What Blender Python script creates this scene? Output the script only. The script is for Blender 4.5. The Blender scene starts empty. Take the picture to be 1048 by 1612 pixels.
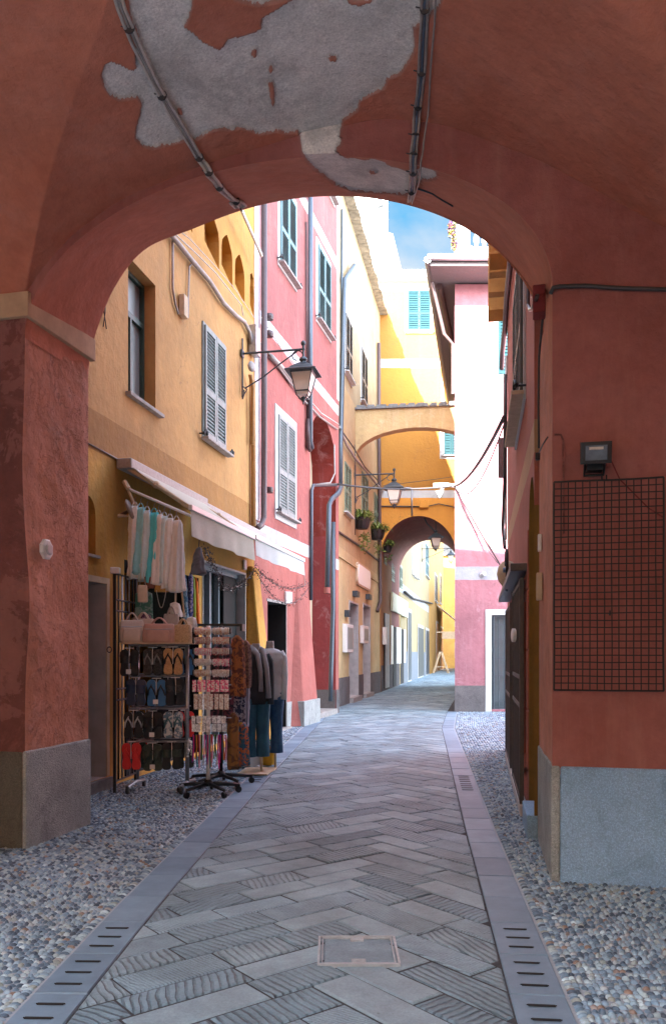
import bpy, bmesh, math, random
import numpy as np
from mathutils import Vector, Matrix, noise
from mathutils.geometry import tessellate_polygon
random.seed(7); rng = np.random.default_rng(5)
S = bpy.context.scene
COL = S.collection
PI = math.pi
# ---------------------------------------------------------------- camera
cd = bpy.data.cameras.new('camera'); cam = bpy.data.objects.new('camera', cd); COL.objects.link(cam)
FPX = 1300.0; HZ = 1030.0
cam.location = (0, 0, 1.5); cam.rotation_euler = (PI/2, 0, 0)
cd.sensor_fit = 'VERTICAL'; cd.sensor_height = 36; cd.lens = 36*FPX/1612
cd.shift_y = (HZ-806)/1612; cd.clip_start = .05; cd.clip_end = 3000
S.camera = cam
S.render.resolution_x = 665; S.render.resolution_y = 1024
# ---------------------------------------------------------------- light
EXPO = 4.25
S.view_settings.view_transform = 'Standard'; S.view_settings.look = 'None'
S.view_settings.exposure = EXPO; S.view_settings.gamma = 1; S.view_settings.use_curve_mapping = False
SUN_EL = math.radians(30.2); SUN_AZ = math.atan2(-.415, -.94)      # towards the sun: behind and left of the camera
w = bpy.data.worlds.new('World'); S.world = w; w.use_nodes = True
nt = w.node_tree; bg = nt.nodes['Background']
sky = nt.nodes.new('ShaderNodeTexSky'); sky.sky_type = 'NISHITA'; sky.sun_disc = False
sky.sun_elevation = SUN_EL; sky.sun_rotation = SUN_AZ % (2*PI)
hs = nt.nodes.new('ShaderNodeHueSaturation'); hs.inputs['Saturation'].default_value = .62; nt.links.new(sky.outputs[0], hs.inputs['Color']); nt.links.new(hs.outputs[0], bg.inputs[0]); bg.inputs[1].default_value = .15
sd = bpy.data.lights.new('sun', 'SUN'); so = bpy.data.objects.new('sun', sd); COL.objects.link(so)
sd.energy = 3.8; sd.angle = math.radians(.5); sd.color = (1, .93, .84)
so.rotation_euler = Vector((.415, .94, -.6)).to_track_quat('-Z', 'Y').to_euler(); so.location = (-10, -20, 30)
# ---------------------------------------------------------------- helpers: materials
def lin(c):
    return tuple(((x/255)/12.92 if x/255 <= .04045 else ((x/255+.055)/1.055)**2.4) for x in c)
class NT:
    def __init__(s, name):
        s.m = bpy.data.materials.new(name); s.m.use_nodes = True; s.t = s.m.node_tree
        s.b = s.t.nodes['Principled BSDF']; s._pos = None
    def n(s, ty, **kw):
        o = s.t.nodes.new(ty)
        for k, v in kw.items():
            if hasattr(o, k): setattr(o, k, v)
            else: s.set(o, k, v)
        return o
    def set(s, o, k, v):
        i = o.inputs[int(k[1:])] if k[0] == 'i' and k[1:].isdigit() else o.inputs[k.replace('_', ' ')]
        if isinstance(v, bpy.types.NodeSocket): s.t.links.new(v, i)
        else: i.default_value = v
    def pos(s):
        if s._pos is None: s._pos = s.n('ShaderNodeNewGeometry').outputs['Position']
        return s._pos
    def noise(s, scale, detail=4, rough=.6, vec=None, dist=0):
        return s.n('ShaderNodeTexNoise', Vector=vec if vec is not None else s.pos(), Scale=scale, Detail=detail, Roughness=rough, Distortion=dist).outputs[0]
    def math(s, op, a, b=0., c=0.):
        return s.n('ShaderNodeMath', operation=op, i0=a, i1=b, i2=c).outputs[0]
    def ramp(s, f, p0, p1, c0=(0,0,0,1), c1=(1,1,1,1)):
        r = s.n('ShaderNodeValToRGB', Fac=f); e = r.color_ramp.elements
        e[0].position = p0; e[1].position = p1; e[0].color = c0; e[1].color = c1
        return r.outputs[0]
    def mix(s, f, a, b, mode='MIX'):
        o = s.n('ShaderNodeMix', data_type='RGBA', blend_type=mode)
        for sock, v in ((o.inputs[0], f), (o.inputs[6], a), (o.inputs[7], b)):
            if isinstance(v, bpy.types.NodeSocket): s.t.links.new(v, sock)
            else: sock.default_value = (*v, 1) if isinstance(v, tuple) and len(v) == 3 else v
        return o.outputs[2]
    def bump(s, h, strength, dist, prev=None):
        o = s.n('ShaderNodeBump', Height=h, Strength=strength, Distance=dist)
        if prev is not None: s.t.links.new(prev, o.inputs['Normal'])
        return o.outputs[0]
    def done(s, col, rough=.8, nrm=None, **kw):
        s.set(s.b, 'Base_Color', col if isinstance(col, bpy.types.NodeSocket) else (*col, 1))
        s.set(s.b, 'Roughness', rough)
        if nrm is not None: s.t.links.new(nrm, s.b.inputs['Normal'])
        for k, v in kw.items(): s.set(s.b, k, v)
        return s.m
def dark(c, k): return tuple(x*k for x in c)
def plaster(name, col, var=.18, stain=None, bump=.5, zones=None, stain_amt=.5, fine=140, flake=0, streak=.25):
    """lime plaster: brushed colour clouds, vertical weathering, trowel marks. zones: list of (z, slope per Y, colour) painted above that height"""
    s = NT(name)
    c = (*col, 1) if not isinstance(col, bpy.types.NodeSocket) else col
    sep = s.n('ShaderNodeSeparateXYZ', Vector=s.pos())
    base = c
    wob = s.math('MULTIPLY_ADD', s.noise(3, 3), .03, -.015)
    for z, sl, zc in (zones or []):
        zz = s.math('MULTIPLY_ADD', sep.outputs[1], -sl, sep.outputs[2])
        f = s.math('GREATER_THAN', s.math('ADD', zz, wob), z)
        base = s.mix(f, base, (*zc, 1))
    n1 = s.ramp(s.noise(1.1, 6, .65), .3, .75, (1-var*1.4,)*3+(1,), (1+var*.6,)*3+(1,))
    base = s.mix(1., base, n1, 'MULTIPLY')
    n2 = s.ramp(s.noise(7, 6, .7), .25, .8, (1-var*.7,)*3+(1,), (1+var*.5,)*3+(1,))
    base = s.mix(1., base, n2, 'MULTIPLY')
    mp = s.n('ShaderNodeMapping', Vector=s.pos(), Scale=(5, 5, .35)).outputs[0]
    st = s.ramp(s.noise(1, 5, .7, mp), .52, .78)
    base = s.mix(s.math('MULTIPLY', st, streak), base, (*dark(stain or col, .6 if stain is None else 1), 1) if not isinstance(stain, type(None)) else (.12, .09, .08, 1))
    if stain:
        sp = s.ramp(s.noise(2.3, 7, .75, dist=.6), .56, .66)
        base = s.mix(s.math('MULTIPLY', sp, stain_amt), base, (*stain, 1))
    b1 = s.bump(s.noise(fine, 3, .7), bump*.35, .004)
    b2 = s.bump(s.noise(9, 5, .6), bump, .03, b1)
    if flake:
        fl = s.ramp(s.noise(2.2, 9, .72, dist=.4), .50, .515); fl2 = s.ramp(s.noise(5.5, 7, .7, dist=.6), .60, .61)
        h = s.math('ADD', s.math('MULTIPLY', fl, 1.), s.math('MULTIPLY', fl2, -1.)); b2 = s.bump(h, flake, .012, b2)
        base = s.mix(s.math('MULTIPLY', fl, .16), base, (.60, .30, .25, 1)); base = s.mix(s.math('MULTIPLY', fl2, .35), base, (*dark(col, .55), 1))
    # hairline cracks
    cr = s.n('ShaderNodeTexVoronoi', feature='DISTANCE_TO_EDGE', Vector=s.n('ShaderNodeVectorMath', operation='ADD', i0=s.pos(), i1=s.n('ShaderNodeTexNoise', Vector=s.pos(), Scale=2.5, Detail=5.).outputs[1]).outputs[0], Scale=.8).outputs[0]
    ck = s.math('MULTIPLY', s.math('SUBTRACT', 1., s.ramp(cr, .0, .006)), s.ramp(s.noise(.9, 2), .52, .60))
    base = s.mix(s.math('MULTIPLY', ck, .5), base, (.08, .05, .04, 1))
    return s.done(base, .88, b2)
def simple(name, col, rough=.6, metal=0., var=.15, scale=25, bump=.15, **kw):
    s = NT(name)
    n = s.ramp(s.noise(scale, 4), .3, .7, (1-var,)*3+(1,), (1+var,)*3+(1,))
    c = s.mix(1., (*col, 1), n, 'MULTIPLY')
    return s.done(c, rough, s.bump(s.noise(scale*4, 3), bump, .003), Metallic=metal, **kw)
def fabric(name, col, col2=None, scale=30, rough=.9):
    s = NT(name)
    tc = s.n('ShaderNodeTexCoord').outputs['Object']
    if col2:
        f = s.ramp(s.noise(scale, 2, .5, tc, .8), .46, .54)
        c = s.mix(f, (*col, 1), (*col2, 1))
    else: c = s.mix(s.noise(scale, 3, .6, tc), (*dark(col, .85), 1), (*dark(col, 1.15), 1))
    return s.done(c, rough, s.bump(s.noise(90, 3, .6, tc), .3, .004))
def plinthmat(name, col, c2):
    s = NT(name)
    v = s.n('ShaderNodeTexVoronoi', Vector=s.pos(), Scale=90.).outputs[0]
    f = s.ramp(s.noise(2.5, 7, .75), .3, .7)
    c = s.mix(f, (*col, 1), (*c2, 1))
    c = s.mix(1., c, s.ramp(v, .1, .6, (1.10,)*3+(1,), (.84,)*3+(1,)), 'MULTIPLY')
    c = s.mix(1., c, s.ramp(s.noise(75, 5, .8), .3, .7, (.75,)*3+(1,), (1.2,)*3+(1,)), 'MULTIPLY')
    c = s.mix(s.math('MULTIPLY', s.ramp(s.noise(3.5, 8, .8, dist=.8), .54, .66), .55), c, (*dark(col, .45), 1))
    return s.done(c, .9, s.bump(v, .9, .008, s.bump(s.noise(40, 4), .6, .01)))
def glassm(name, col, rough=.15, em=0):
    s = NT(name); return s.done(s.mix(s.noise(3, 3), (*col, 1), (*dark(col, .6), 1)), rough, Specular_IOR_Level=.8)

# ---------------------------------------------------------------- helpers: meshes
ORG = {}
def tag(o, label=None, cat=None, group=None, kind=None):
    if label: o['label'] = label
    if cat: o['category'] = cat
    if group: o['group'] = group
    if kind: o['kind'] = kind
    return o
def thing(name, label, cat, loc=(0, 0, 0), group=None, rz=0):
    o = bpy.data.objects.new(name, None); COL.objects.link(o); o.location = loc; o.rotation_euler = (0, 0, rz)
    o.empty_display_size = .2
    ORG[o.name] = Vector(loc); return tag(o, label, cat, group)
class MB:
    def __init__(s, mats=None): s.v = []; s.f = []; s.mi = []; s.mats = mats
    def add(s, vs, fs, mi=0):
        b = len(s.v); s.v += [tuple(p) for p in vs]; s.f += [tuple(b+i for i in f) for f in fs]; s.mi += [mi]*len(fs); return s
    def hexa(s, p, mi=0):   # 8 pts: bottom loop 0-3, top loop 4-7
        return s.add(p, [(3,2,1,0),(4,5,6,7),(0,1,5,4),(1,2,6,5),(2,3,7,6),(3,0,4,7)], mi)
    def box(s, c, d, rz=0, mi=0, rx=0):
        c = Vector(c); M = Matrix.Rotation(rz, 3, 'Z') @ Matrix.Rotation(rx, 3, 'X'); a, b, e = d[0]/2, d[1]/2, d[2]/2
        return s.hexa([c+M@Vector(q) for q in ((-a,-b,-e),(a,-b,-e),(a,b,-e),(-a,b,-e),(-a,-b,e),(a,-b,e),(a,b,e),(-a,b,e))], mi)
    def tube(s, pts, r, n=8, mi=0, cap=True, closed=False):
        pts = [Vector(p) for p in pts]; m = len(pts); rs = r if isinstance(r, (list, tuple)) else [r]*m
        ring = []; up = None
        for i, p in enumerate(pts):
            t = (pts[min(i+1, m-1)]-pts[max(i-1, 0)])
            if closed: t = pts[(i+1) % m]-pts[i-1]
            t.normalize()
            if up is None: up = t.orthogonal().normalized()
            up = (up - t*up.dot(t)).normalized(); q = t.cross(up)
            ring.append([p+(up*math.cos(2*PI*k/n)+q*math.sin(2*PI*k/n))*rs[i] for k in range(n)])
        vs = [x for g in ring for x in g]; fs = []
        for i in range(m if closed else m-1):
            a = i*n; b = ((i+1) % m)*n
            for k in range(n): fs.append((a+k, a+(k+1) % n, b+(k+1) % n, b+k))
        if cap and not closed: fs += [tuple(reversed(range(n))), tuple((m-1)*n+k for k in range(n))]
        return s.add(vs, fs, mi)
    def lathe(s, prof, c, n=16, mi=0, sx=1, sy=1, M=None):
        vs = []; c = Vector(c)
        for r, z in prof:
            for k in range(n):
                p = Vector((math.cos(2*PI*k/n)*r*sx, math.sin(2*PI*k/n)*r*sy, z)); vs.append(c+(M@p if M else p))
        fs = []
        for i in range(len(prof)-1):
            for k in range(n): fs.append((i*n+k, i*n+(k+1) % n, (i+1)*n+(k+1) % n, (i+1)*n+k))
        fs += [tuple(reversed(range(n))), tuple((len(prof)-1)*n+k for k in range(n))]
        return s.add(vs, fs, mi)
    def loft(s, rings, mi=0, cap=True):
        n = len(rings[0]); vs = [p for r in rings for p in r]; fs = []
        for i in range(len(rings)-1):
            for k in range(n): fs.append((i*n+k, i*n+(k+1) % n, (i+1)*n+(k+1) % n, (i+1)*n+k))
        if cap: fs += [tuple(reversed(range(n))), tuple((len(rings)-1)*n+k for k in range(n))]
        return s.add(vs, fs, mi)
    def sphere(s, c, r, n=10, mi=0, sc=(1, 1, 1)):
        prof = [(max(1e-4, math.sin(PI*i/(n//2+1)))*r, -math.cos(PI*i/(n//2+1))*r*sc[2]) for i in range(n//2+2)]
        return s.lathe(prof, c, n, mi, sc[0], sc[1])
    def build(s, name, mats, parent=None, smooth=False, bevel=0, local=False, fix=True):
        me = bpy.data.meshes.new(name); org = Vector((0, 0, 0))
        if parent is not None and not local: org = ORG.get(parent.name, org)
        me.from_pydata([tuple(Vector(p)-org) for p in s.v], [], s.f)
        mats = mats if isinstance(mats, (list, tuple)) else [mats]
        for m in mats: me.materials.append(m)
        if len(mats) > 1: me.polygons.foreach_set('material_index', s.mi)
        if smooth: me.polygons.foreach_set('use_smooth', [True]*len(s.f))
        me.update()
        if fix:
            bm = bmesh.new(); bm.from_mesh(me); bmesh.ops.recalc_face_normals(bm, faces=bm.faces); bm.to_mesh(me); bm.free()
        o = bpy.data.objects.new(name, me); COL.objects.link(o)
        if parent is not None: o.parent = parent; ORG[o.name] = org
        if bevel:
            b = o.modifiers.new('bevel', 'BEVEL'); b.width = bevel; b.segments = 2; b.limit_method = 'ANGLE'
        return o
def at(px, py, Y): return Vector(((px-524)*Y/FPX, Y, 1.5+(HZ-py)*Y/FPX))
def copy_tree(o, parent=None):
    c = o.copy(); COL.objects.link(c); c.parent = parent
    for ch in list(o.children): copy_tree(ch, c)
    return c
class Wall:
    """vertical plane through (x0,y0) running along (dx,dy); n points to the open side"""
    def __init__(s, x0, y0, dx, dy, flip=1):
        s.o = Vector((x0, y0)); s.e = Vector((dx, dy)).normalized(); s.n = Vector((s.e.y, -s.e.x))*flip
    def P(s, u, z, d=0): q = s.o+s.e*u+s.n*d; return Vector((q.x, q.y, z))
    def hit(s, px, py, d=0):
        k = (px-524)/FPX; o = s.o+s.n*d
        u = (k*o.y-o.x)/(s.e.x-k*s.e.y); Y = o.y+s.e.y*u
        return u, 1.5+(HZ-py)*Y/FPX
    def u(s, px, d=0): return s.hit(px, 0, d)[0]
    def rect(s, xl, ytl, ybl, xr, ytr, ybr):
        u0, a = s.hit(xl, ytl); _, b = s.hit(xl, ybl); u1, c = s.hit(xr, ytr); _, d = s.hit(xr, ybr)
        return u0, u1, (b+d)/2, (a+c)/2
    def box(s, mb, u0, u1, z0, z1, d0, d1, mi=0):
        return mb.hexa([s.P(u0, z0, d0), s.P(u1, z0, d0), s.P(u1, z0, d1), s.P(u0, z0, d1), s.P(u0, z1, d0), s.P(u1, z1, d0), s.P(u1, z1, d1), s.P(u0, z1, d1)], mi)
    def px(s, px, py, d=0): u, z = s.hit(px, py, d); return s.P(u, z, d)
def arch_loop(u0, u1, z0, zs, zt, n=14, pt=1.0):
    c = (u0+u1)/2; a = (u1-u0)/2
    return [(u0, z0), (u1, z0)]+[(c+a*math.cos(PI*i/n), zs+(zt-zs)*math.sin(PI*i/n)**pt) for i in range(n+1)]
def rloop(u0, u1, z0, z1): return [(u0, z0), (u1, z0), (u1, z1), (u0, z1)]
def fillpoly(mb, W, loops, d=0, mi=0):
    flat = [p for l in loops for p in l]
    tris = tessellate_polygon([[Vector((p[0], p[1], 0)) for p in l] for l in loops])
    mb.add([W.P(u, z, d) for u, z in flat], tris, mi)
def house(name, label, W, u0, u1, z1, depth, holes, mats, outline=None, loc=None, group=None, z0=0, back=True, side_mi=None):
    """holes: list of (loop, recess depth, reveal material index)"""
    root = thing(name, label, 'building', W.P((u0+u1)/2, 0, -depth/2) if loc is None else loc, group)
    mb = MB()
    out = outline or [(u0, z0), (u1, z0), (u1, z1), (u0, z1)]
    fillpoly(mb, W, [out]+[h[0] for h in holes])
    for loop, dd, mi in holes:
        n = len(loop)
        for i in range(n):
            a, b = loop[i], loop[(i+1) % n]
            mb.add([W.P(*a), W.P(*b), W.P(*b, -dd), W.P(*a, -dd)], [(0, 1, 2, 3)], mi)
    n = len(out)
    for i in range(n):
        a, b = out[i], out[(i+1) % n]
        if a[1] == b[1] == z0: continue
        mb.add([W.P(*a), W.P(*b), W.P(*b, -depth), W.P(*a, -depth)], [(0, 1, 2, 3)], side_mi(a, b) if side_mi else 0)
    if back: fillpoly(mb, W, [out], -depth)
    wall = mb.build('wall', mats, root, fix=False)
    return root, wall
def panel(W, loop, d, name, mat, parent):
    mb = MB(); fillpoly(mb, W, [loop], d); fillpoly(mb, W, [loop], d-.04); return mb.build(name, mat, parent, fix=False)
def shutter_leaf(W, u0, u1, z0, z1, d0, mat, parent, step=.055, mid=.42, open_=0):
    mb = MB(); t = .04; st = .055
    def bx(a, b, c, e, x0=d0, x1=d0+t): W.box(mb, a, b, c, e, x0, x1)
    bx(u0, u0+st, z0, z1); bx(u1-st, u1, z0, z1)
    zm = z0+(z1-z0)*mid
    bx(u0+st, u1-st, z0, z0+.09); bx(u0+st, u1-st, z1-.07, z1); bx(u0+st, u1-st, zm-.05, zm+.05)
    W.box(mb, u0+st, u1-st, z0+.05, z1-.05, d0-.006, d0)          # back board
    for a, b in ((z0+.09, zm-.05), (zm+.05, z1-.07)):
        n = max(2, int((b-a)/step))
        for i in range(n):
            z = a+(b-a)*(i+.15)/n; h = (b-a)/n*.8
            mb.hexa([W.P(u0+st, z, d0+.030), W.P(u1-st, z, d0+.030), W.P(u1-st, z+.006, d0+.036), W.P(u0+st, z+.006, d0+.036),
                     W.P(u0+st, z+h, d0+.004), W.P(u1-st, z+h, d0+.004), W.P(u1-st, z+h+.006, d0+.010), W.P(u0+st, z+h+.006, d0+.010)])
    return mb.build('shutter', mat, parent)
def stop_hook(W, u, z, parent, mat, s=1):
    mb = MB(); mb.tube([W.P(u, z, 0), W.P(u, z, .10*s)], .012*s, 6)
    mb.tube([W.P(u-.07*s, z-.02*s, .10*s), W.P(u-.03*s, z+.035*s, .11*s), W.P(u+.03*s, z-.02*s, .11*s), W.P(u+.08*s, z+.03*s, .10*s)], .018*s, 6)
    mb.sphere(W.P(u-.075*s, z-.02*s, .10*s), .028*s, 6); return mb.build('shutter_stop', mat, parent)
def shuttered(W, rect, house_, mat, trim=None, sillm=None, trim_w=.10, step=.055, hooks=None, halves=2, trim_h=None):
    u0, u1, z0, z1 = rect
    mb = MB(); k = trim_w if trim else .03
    a = .022
    W.box(mb, u0-k, u0, z0-k, z1+k, .0, a); W.box(mb, u1, u1+k, z0-k, z1+k, .0, a); W.box(mb, u0, u1, z1, z1+k, .0, a); W.box(mb, u0, u1, z0-k, z0, .0, a)
    W.box(mb, u0, u1, z0, z1, 0, .008)
    win = mb.build('window', trim or mat, house_)
    w_ = (u1-u0)/halves
    for i in range(halves): shutter_leaf(W, u0+w_*i+.008, u0+w_*(i+1)-.008, z0+.01, z1-.01, .012, mat, win, step)
    if sillm:
        m2 = MB(); W.box(m2, u0-.12, u1+.12, z0-.06, z0-.02, .022, .14); m2.build('sill', sillm, win, bevel=.006)
    if hooks:
        stop_hook(W, u0-.13, z0+.02, win, hooks); stop_hook(W, u1+.13, z0+.02, win, hooks)
    return win
def leaves(mb, c, r, n, size, mi=0, nm=1, flat=1.0, hang=0):
    for i in range(n):
        while True:
            q = Vector((random.uniform(-1, 1), random.uniform(-1, 1), random.uniform(-1, 1)))
            if q.length < 1: break
        p = Vector(c)+Vector((q.x*r[0], q.y*r[1], q.z*r[2]-hang*random.random()))
        a = Vector((random.gauss(0, 1), random.gauss(0, 1), random.gauss(0, .6)*flat)).normalized(); b = a.cross(Vector((random.gauss(0, 1), random.gauss(0, 1), random.gauss(0, 1)))).normalized()
        s_ = size*random.uniform(.6, 1.4); t = a.cross(b)*s_*.15
        mb.add([p-a*s_, p+b*s_*.4+t, p+a*s_, p-b*s_*.4+t], [(0, 1, 2, 3)], mi+random.randrange(nm))
# ---------------------------------------------------------------- materials
WHITE = (.47, .49, .49)
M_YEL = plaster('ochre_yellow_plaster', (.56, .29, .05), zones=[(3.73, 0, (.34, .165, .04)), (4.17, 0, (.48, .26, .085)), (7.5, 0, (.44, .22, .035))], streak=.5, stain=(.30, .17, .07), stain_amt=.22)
M_YELD = plaster('deep_ochre_plaster', (.42, .19, .02))
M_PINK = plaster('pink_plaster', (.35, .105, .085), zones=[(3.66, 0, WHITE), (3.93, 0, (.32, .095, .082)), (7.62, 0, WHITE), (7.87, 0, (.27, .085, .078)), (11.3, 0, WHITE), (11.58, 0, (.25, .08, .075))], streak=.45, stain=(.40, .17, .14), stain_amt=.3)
M_PINKW = plaster('white_quoin_paint', (.70, .62, .63))
M_DKRED = plaster('dark_red_plaster', (.22, .03, .03), stain=(.36, .20, .20), stain_amt=.5, zones=[(4.5, 0, (.19, .018, .010))])
M_CREAM = plaster('cream_plaster', (.60, .46, .235), zones=[(4.3, 0, (.52, .40, .205)), (4.6, 0, (.44, .325, .16)), (9.5, 0, (.34, .265, .145))], stain=(.72, .6, .48), stain_amt=.25)
M_ORNG = plaster('orange_plaster', (.62, .28, .045), zones=[(7.75, 0, WHITE), (8.05, 0, (.34, .15, .02)), (12.95, 0, WHITE), (13.3, 0, (.27, .12, .018)), (16.0, 0, (.75, .6, .33))], var=.08, streak=.1)  # one paint, darkened upward: dimmer light put into the storey colours
M_TUNNEL = plaster('brick_red_plaster', (.28, .075, .06), stain=(.4, .2, .16))
M_BROWN = plaster('brown_orange_plaster', (.42, .19, .06))
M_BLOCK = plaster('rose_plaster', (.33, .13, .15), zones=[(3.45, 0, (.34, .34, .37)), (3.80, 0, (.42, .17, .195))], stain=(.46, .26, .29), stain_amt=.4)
M_RED = plaster('red_brown_plaster', (.37, .115, .075), zones=[(3.15, 0, (.42, .25, .13)), (3.42, 0, (.36, .115, .08))])
M_WHITEW = plaster('white_plaster', (.78, .76, .70), var=.06, streak=.1)
M_CREAM2 = plaster('pale_cream_plaster', (.34, .27, .14), zones=[(4.6, 0, (.4, .42, .46)), (5.1, 0, (.33, .26, .135))])
M_GOLD = plaster('golden_plaster', (.46, .25, .055))
M_WHITE = simple('white_paint', WHITE, .6, var=.06)
M_STONE = simple('grey_stone', (.30, .28, .26), .85, var=.25, scale=12, bump=.5)
M_MARBLE = simple('pale_jamb_stone', (.42, .41, .40), .6, var=.15, scale=5)
M_SLATE = simple('slate', (.14, .145, .15), .8, var=.35, scale=9, bump=.6)
M_ROOF = simple('sunlit_roof_slab', (.45, .45, .47), .8, var=.15, scale=4)
M_PL_DK = plinthmat('dark_roughcast', (.10, .09, .09), (.17, .15, .15))
M_PL_GR = plinthmat('grey_roughcast', (.27, .285, .275), (.48, .50, .48))
M_PL_BL = plinthmat('blue_grey_roughcast', (.28, .45, .64), (.38, .57, .78))
M_SOFF = simple('pinkish_soffit', (.15, .125, .125), .8)
M_PL_GN = plinthmat('dark_brown_roughcast', (.11, .105, .085), (.17, .15, .12))  # darker, browner roughcast for the front of the left plinth
M_SH_GR = simple('grey_shutter_paint', (.20, .24, .235), .6, var=.2, scale=6)
M_SH_TL = simple('teal_shutter_paint', (.055, .13, .14), .55, var=.2, scale=6)
M_SH_BL = simple('blue_shutter_paint', (.006, .030, .038), .6, var=.12, scale=6, Specular_IOR_Level=.15)
M_SH_GN = simple('green_shutter_paint', (.14, .20, .14), .6, var=.2, scale=6)
M_SH_DK = simple('dark_shutter_paint', (.07, .075, .07), .6, var=.2, scale=6)
M_IRON = simple('black_iron', (.018, .018, .02), .5, .3)
M_IRONB = simple('grey_blue_iron', (.06, .075, .09), .45, .5)
M_PIPED = simple('dark_brown_pipe', (.085, .055, .055), .45, .2)
M_PIPEB = simple('slate_blue_pipe', (.065, .085, .105), .4, .3)
M_PIPEO = simple('ochre_painted_pipe', (.36, .19, .06), .6)
M_GALV = simple('galvanised_steel', (.33, .34, .36), .35, .7)
M_CABLE = simple('grey_cable', (.30, .27, .25), .6)
M_CABLED = simple('dark_cable', (.05, .045, .045), .6)
M_CABLEL = simple('pale_cable', (.50, .46, .42), .6)
M_GLASS = glassm('window_glass', (.10, .13, .14))
M_FROST = glassm('milky_glass', (.30, .33, .33), .35)
M_BLACK = simple('dark_interior', (.012, .011, .011), .9)
M_GREYF = simple('grey_blue_frame', (.16, .19, .22), .5)
M_GREEN = simple('green_frame', (.03, .06, .05), .5)
M_BEIGE = simple('beige_stone', (.52, .40, .27), .8, var=.15, scale=8, bump=.4)
M_IMPOST = simple('impost_stone', (.50, .33, .20), .85, var=.15, scale=6, bump=.4)
M_PLASTW = simple('white_plastic', (.70, .68, .66), .4, var=.04)
M_LEAF = fabric('leaf_green', (.06, .13, .02), (.16, .20, .03), 8, .6)
M_LEAF2 = fabric('leaf_yellow_green', (.20, .25, .05), (.10, .16, .03), 8, .6)

# ---------------------------------------------------------------- sky backdrop
def make_sky():
    mb = MB(); R = 900; n = 32; az0, az1 = -16, 28; prof = []
    for j in range(13):
        e = math.radians(-2+j*3.6); prof.append((R*math.cos(e), R*math.sin(e)))
    vs = [(r*math.sin(math.radians(az0+(az1-az0)*i/n)), r*math.cos(math.radians(az0+(az1-az0)*i/n)), z) for r, z in prof for i in range(n+1)]
    fs = [(j*(n+1)+i, j*(n+1)+i+1, (j+1)*(n+1)+i+1, (j+1)*(n+1)+i) for j in range(12) for i in range(n)]
    mb.add(vs, fs)
    s = NT('blue_sky_with_thin_cloud')
    v = s.n('ShaderNodeMapping', Vector=s.pos(), Scale=(.0035, .0035, .0055)).outputs[0]
    z = s.n('ShaderNodeSeparateXYZ', Vector=s.pos()).outputs[2]
    h = s.n('ShaderNodeMapRange', i0=z, i1=310., i2=480.).outputs[0]
    f = s.math('MULTIPLY_ADD', h, -.42, s.noise(1, 7, .6, v, .4))
    c = s.mix(s.ramp(f, .02, .36), (*lin((100, 196, 252)), 1), (*lin((246, 248, 252)), 1))
    e = s.n('ShaderNodeEmission', Color=c, Strength=1.0/2**EXPO)
    s.t.links.new(e.outputs[0], s.t.nodes['Material Output'].inputs[0])
    o = mb.build('sky', s.m, smooth=True); tag(o, kind='structure'); return o
make_sky()

# ---------------------------------------------------------------- ground
def plane(name, x0, x1, y0, y1, z, mat):
    mb = MB(); mb.add([(x0, y0, z), (x1, y0, z), (x1, y1, z), (x0, y1, z)], [(0, 1, 2, 3)]); o = mb.build(name, mat); tag(o, kind='structure'); return o
plane('ground', -1500, 1500, -1500, 1500, -.05, simple('mortar_ground', (.16, .155, .15), .9, scale=3))
def XL(Y):   # inner edge of the left kerb
    pts = [(-50, -1.3), (2, -1.13), (3.35, -1.09), (4.9, -1.045), (10.54, -.762), (24.4, .11), (120, .11+.183*95.6)]
    return float(np.interp(Y, [p[0] for p in pts], [p[1] for p in pts]))
def XR(Y):
    pts = [(-50, -2.5), (2, .61), (3.35, .747), (7.22, 1.15), (16.96, 2.23), (21.7, 3.0), (120, 3.0+.18*98.3)]
    return float(np.interp(Y, [p[0] for p in pts], [p[1] for p in pts]))
def clip(poly, p, n):
    out = []; m = len(poly)
    for i in range(m):
        a, b = poly[i], poly[(i+1) % m]; da = (a[0]-p[0])*n[0]+(a[1]-p[1])*n[1]; db = (b[0]-p[0])*n[0]+(b[1]-p[1])*n[1]
        if da >= 0: out.append(a)
        if (da >= 0) != (db >= 0):
            t = da/(da-db); out.append((a[0]+(b[0]-a[0])*t, a[1]+(b[1]-a[1])*t))
    return out
def area(P): return .5*sum(P[i][0]*P[(i+1) % len(P)][1]-P[(i+1) % len(P)][0]*P[i][1] for i in range(len(P)))
def inset(P, d):
    Q = list(P); m = len(P)
    for i in range(m):
        a, b = P[i], P[(i+1) % m]; ex, ey = b[0]-a[0], b[1]-a[1]; L = math.hypot(ex, ey)
        if L < 1e-4: continue
        nx, ny = -ey/L, ex/L; Q = clip(Q, (a[0]+nx*d, a[1]+ny*d), (nx, ny))
        if len(Q) < 3: return []
    return Q
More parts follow.
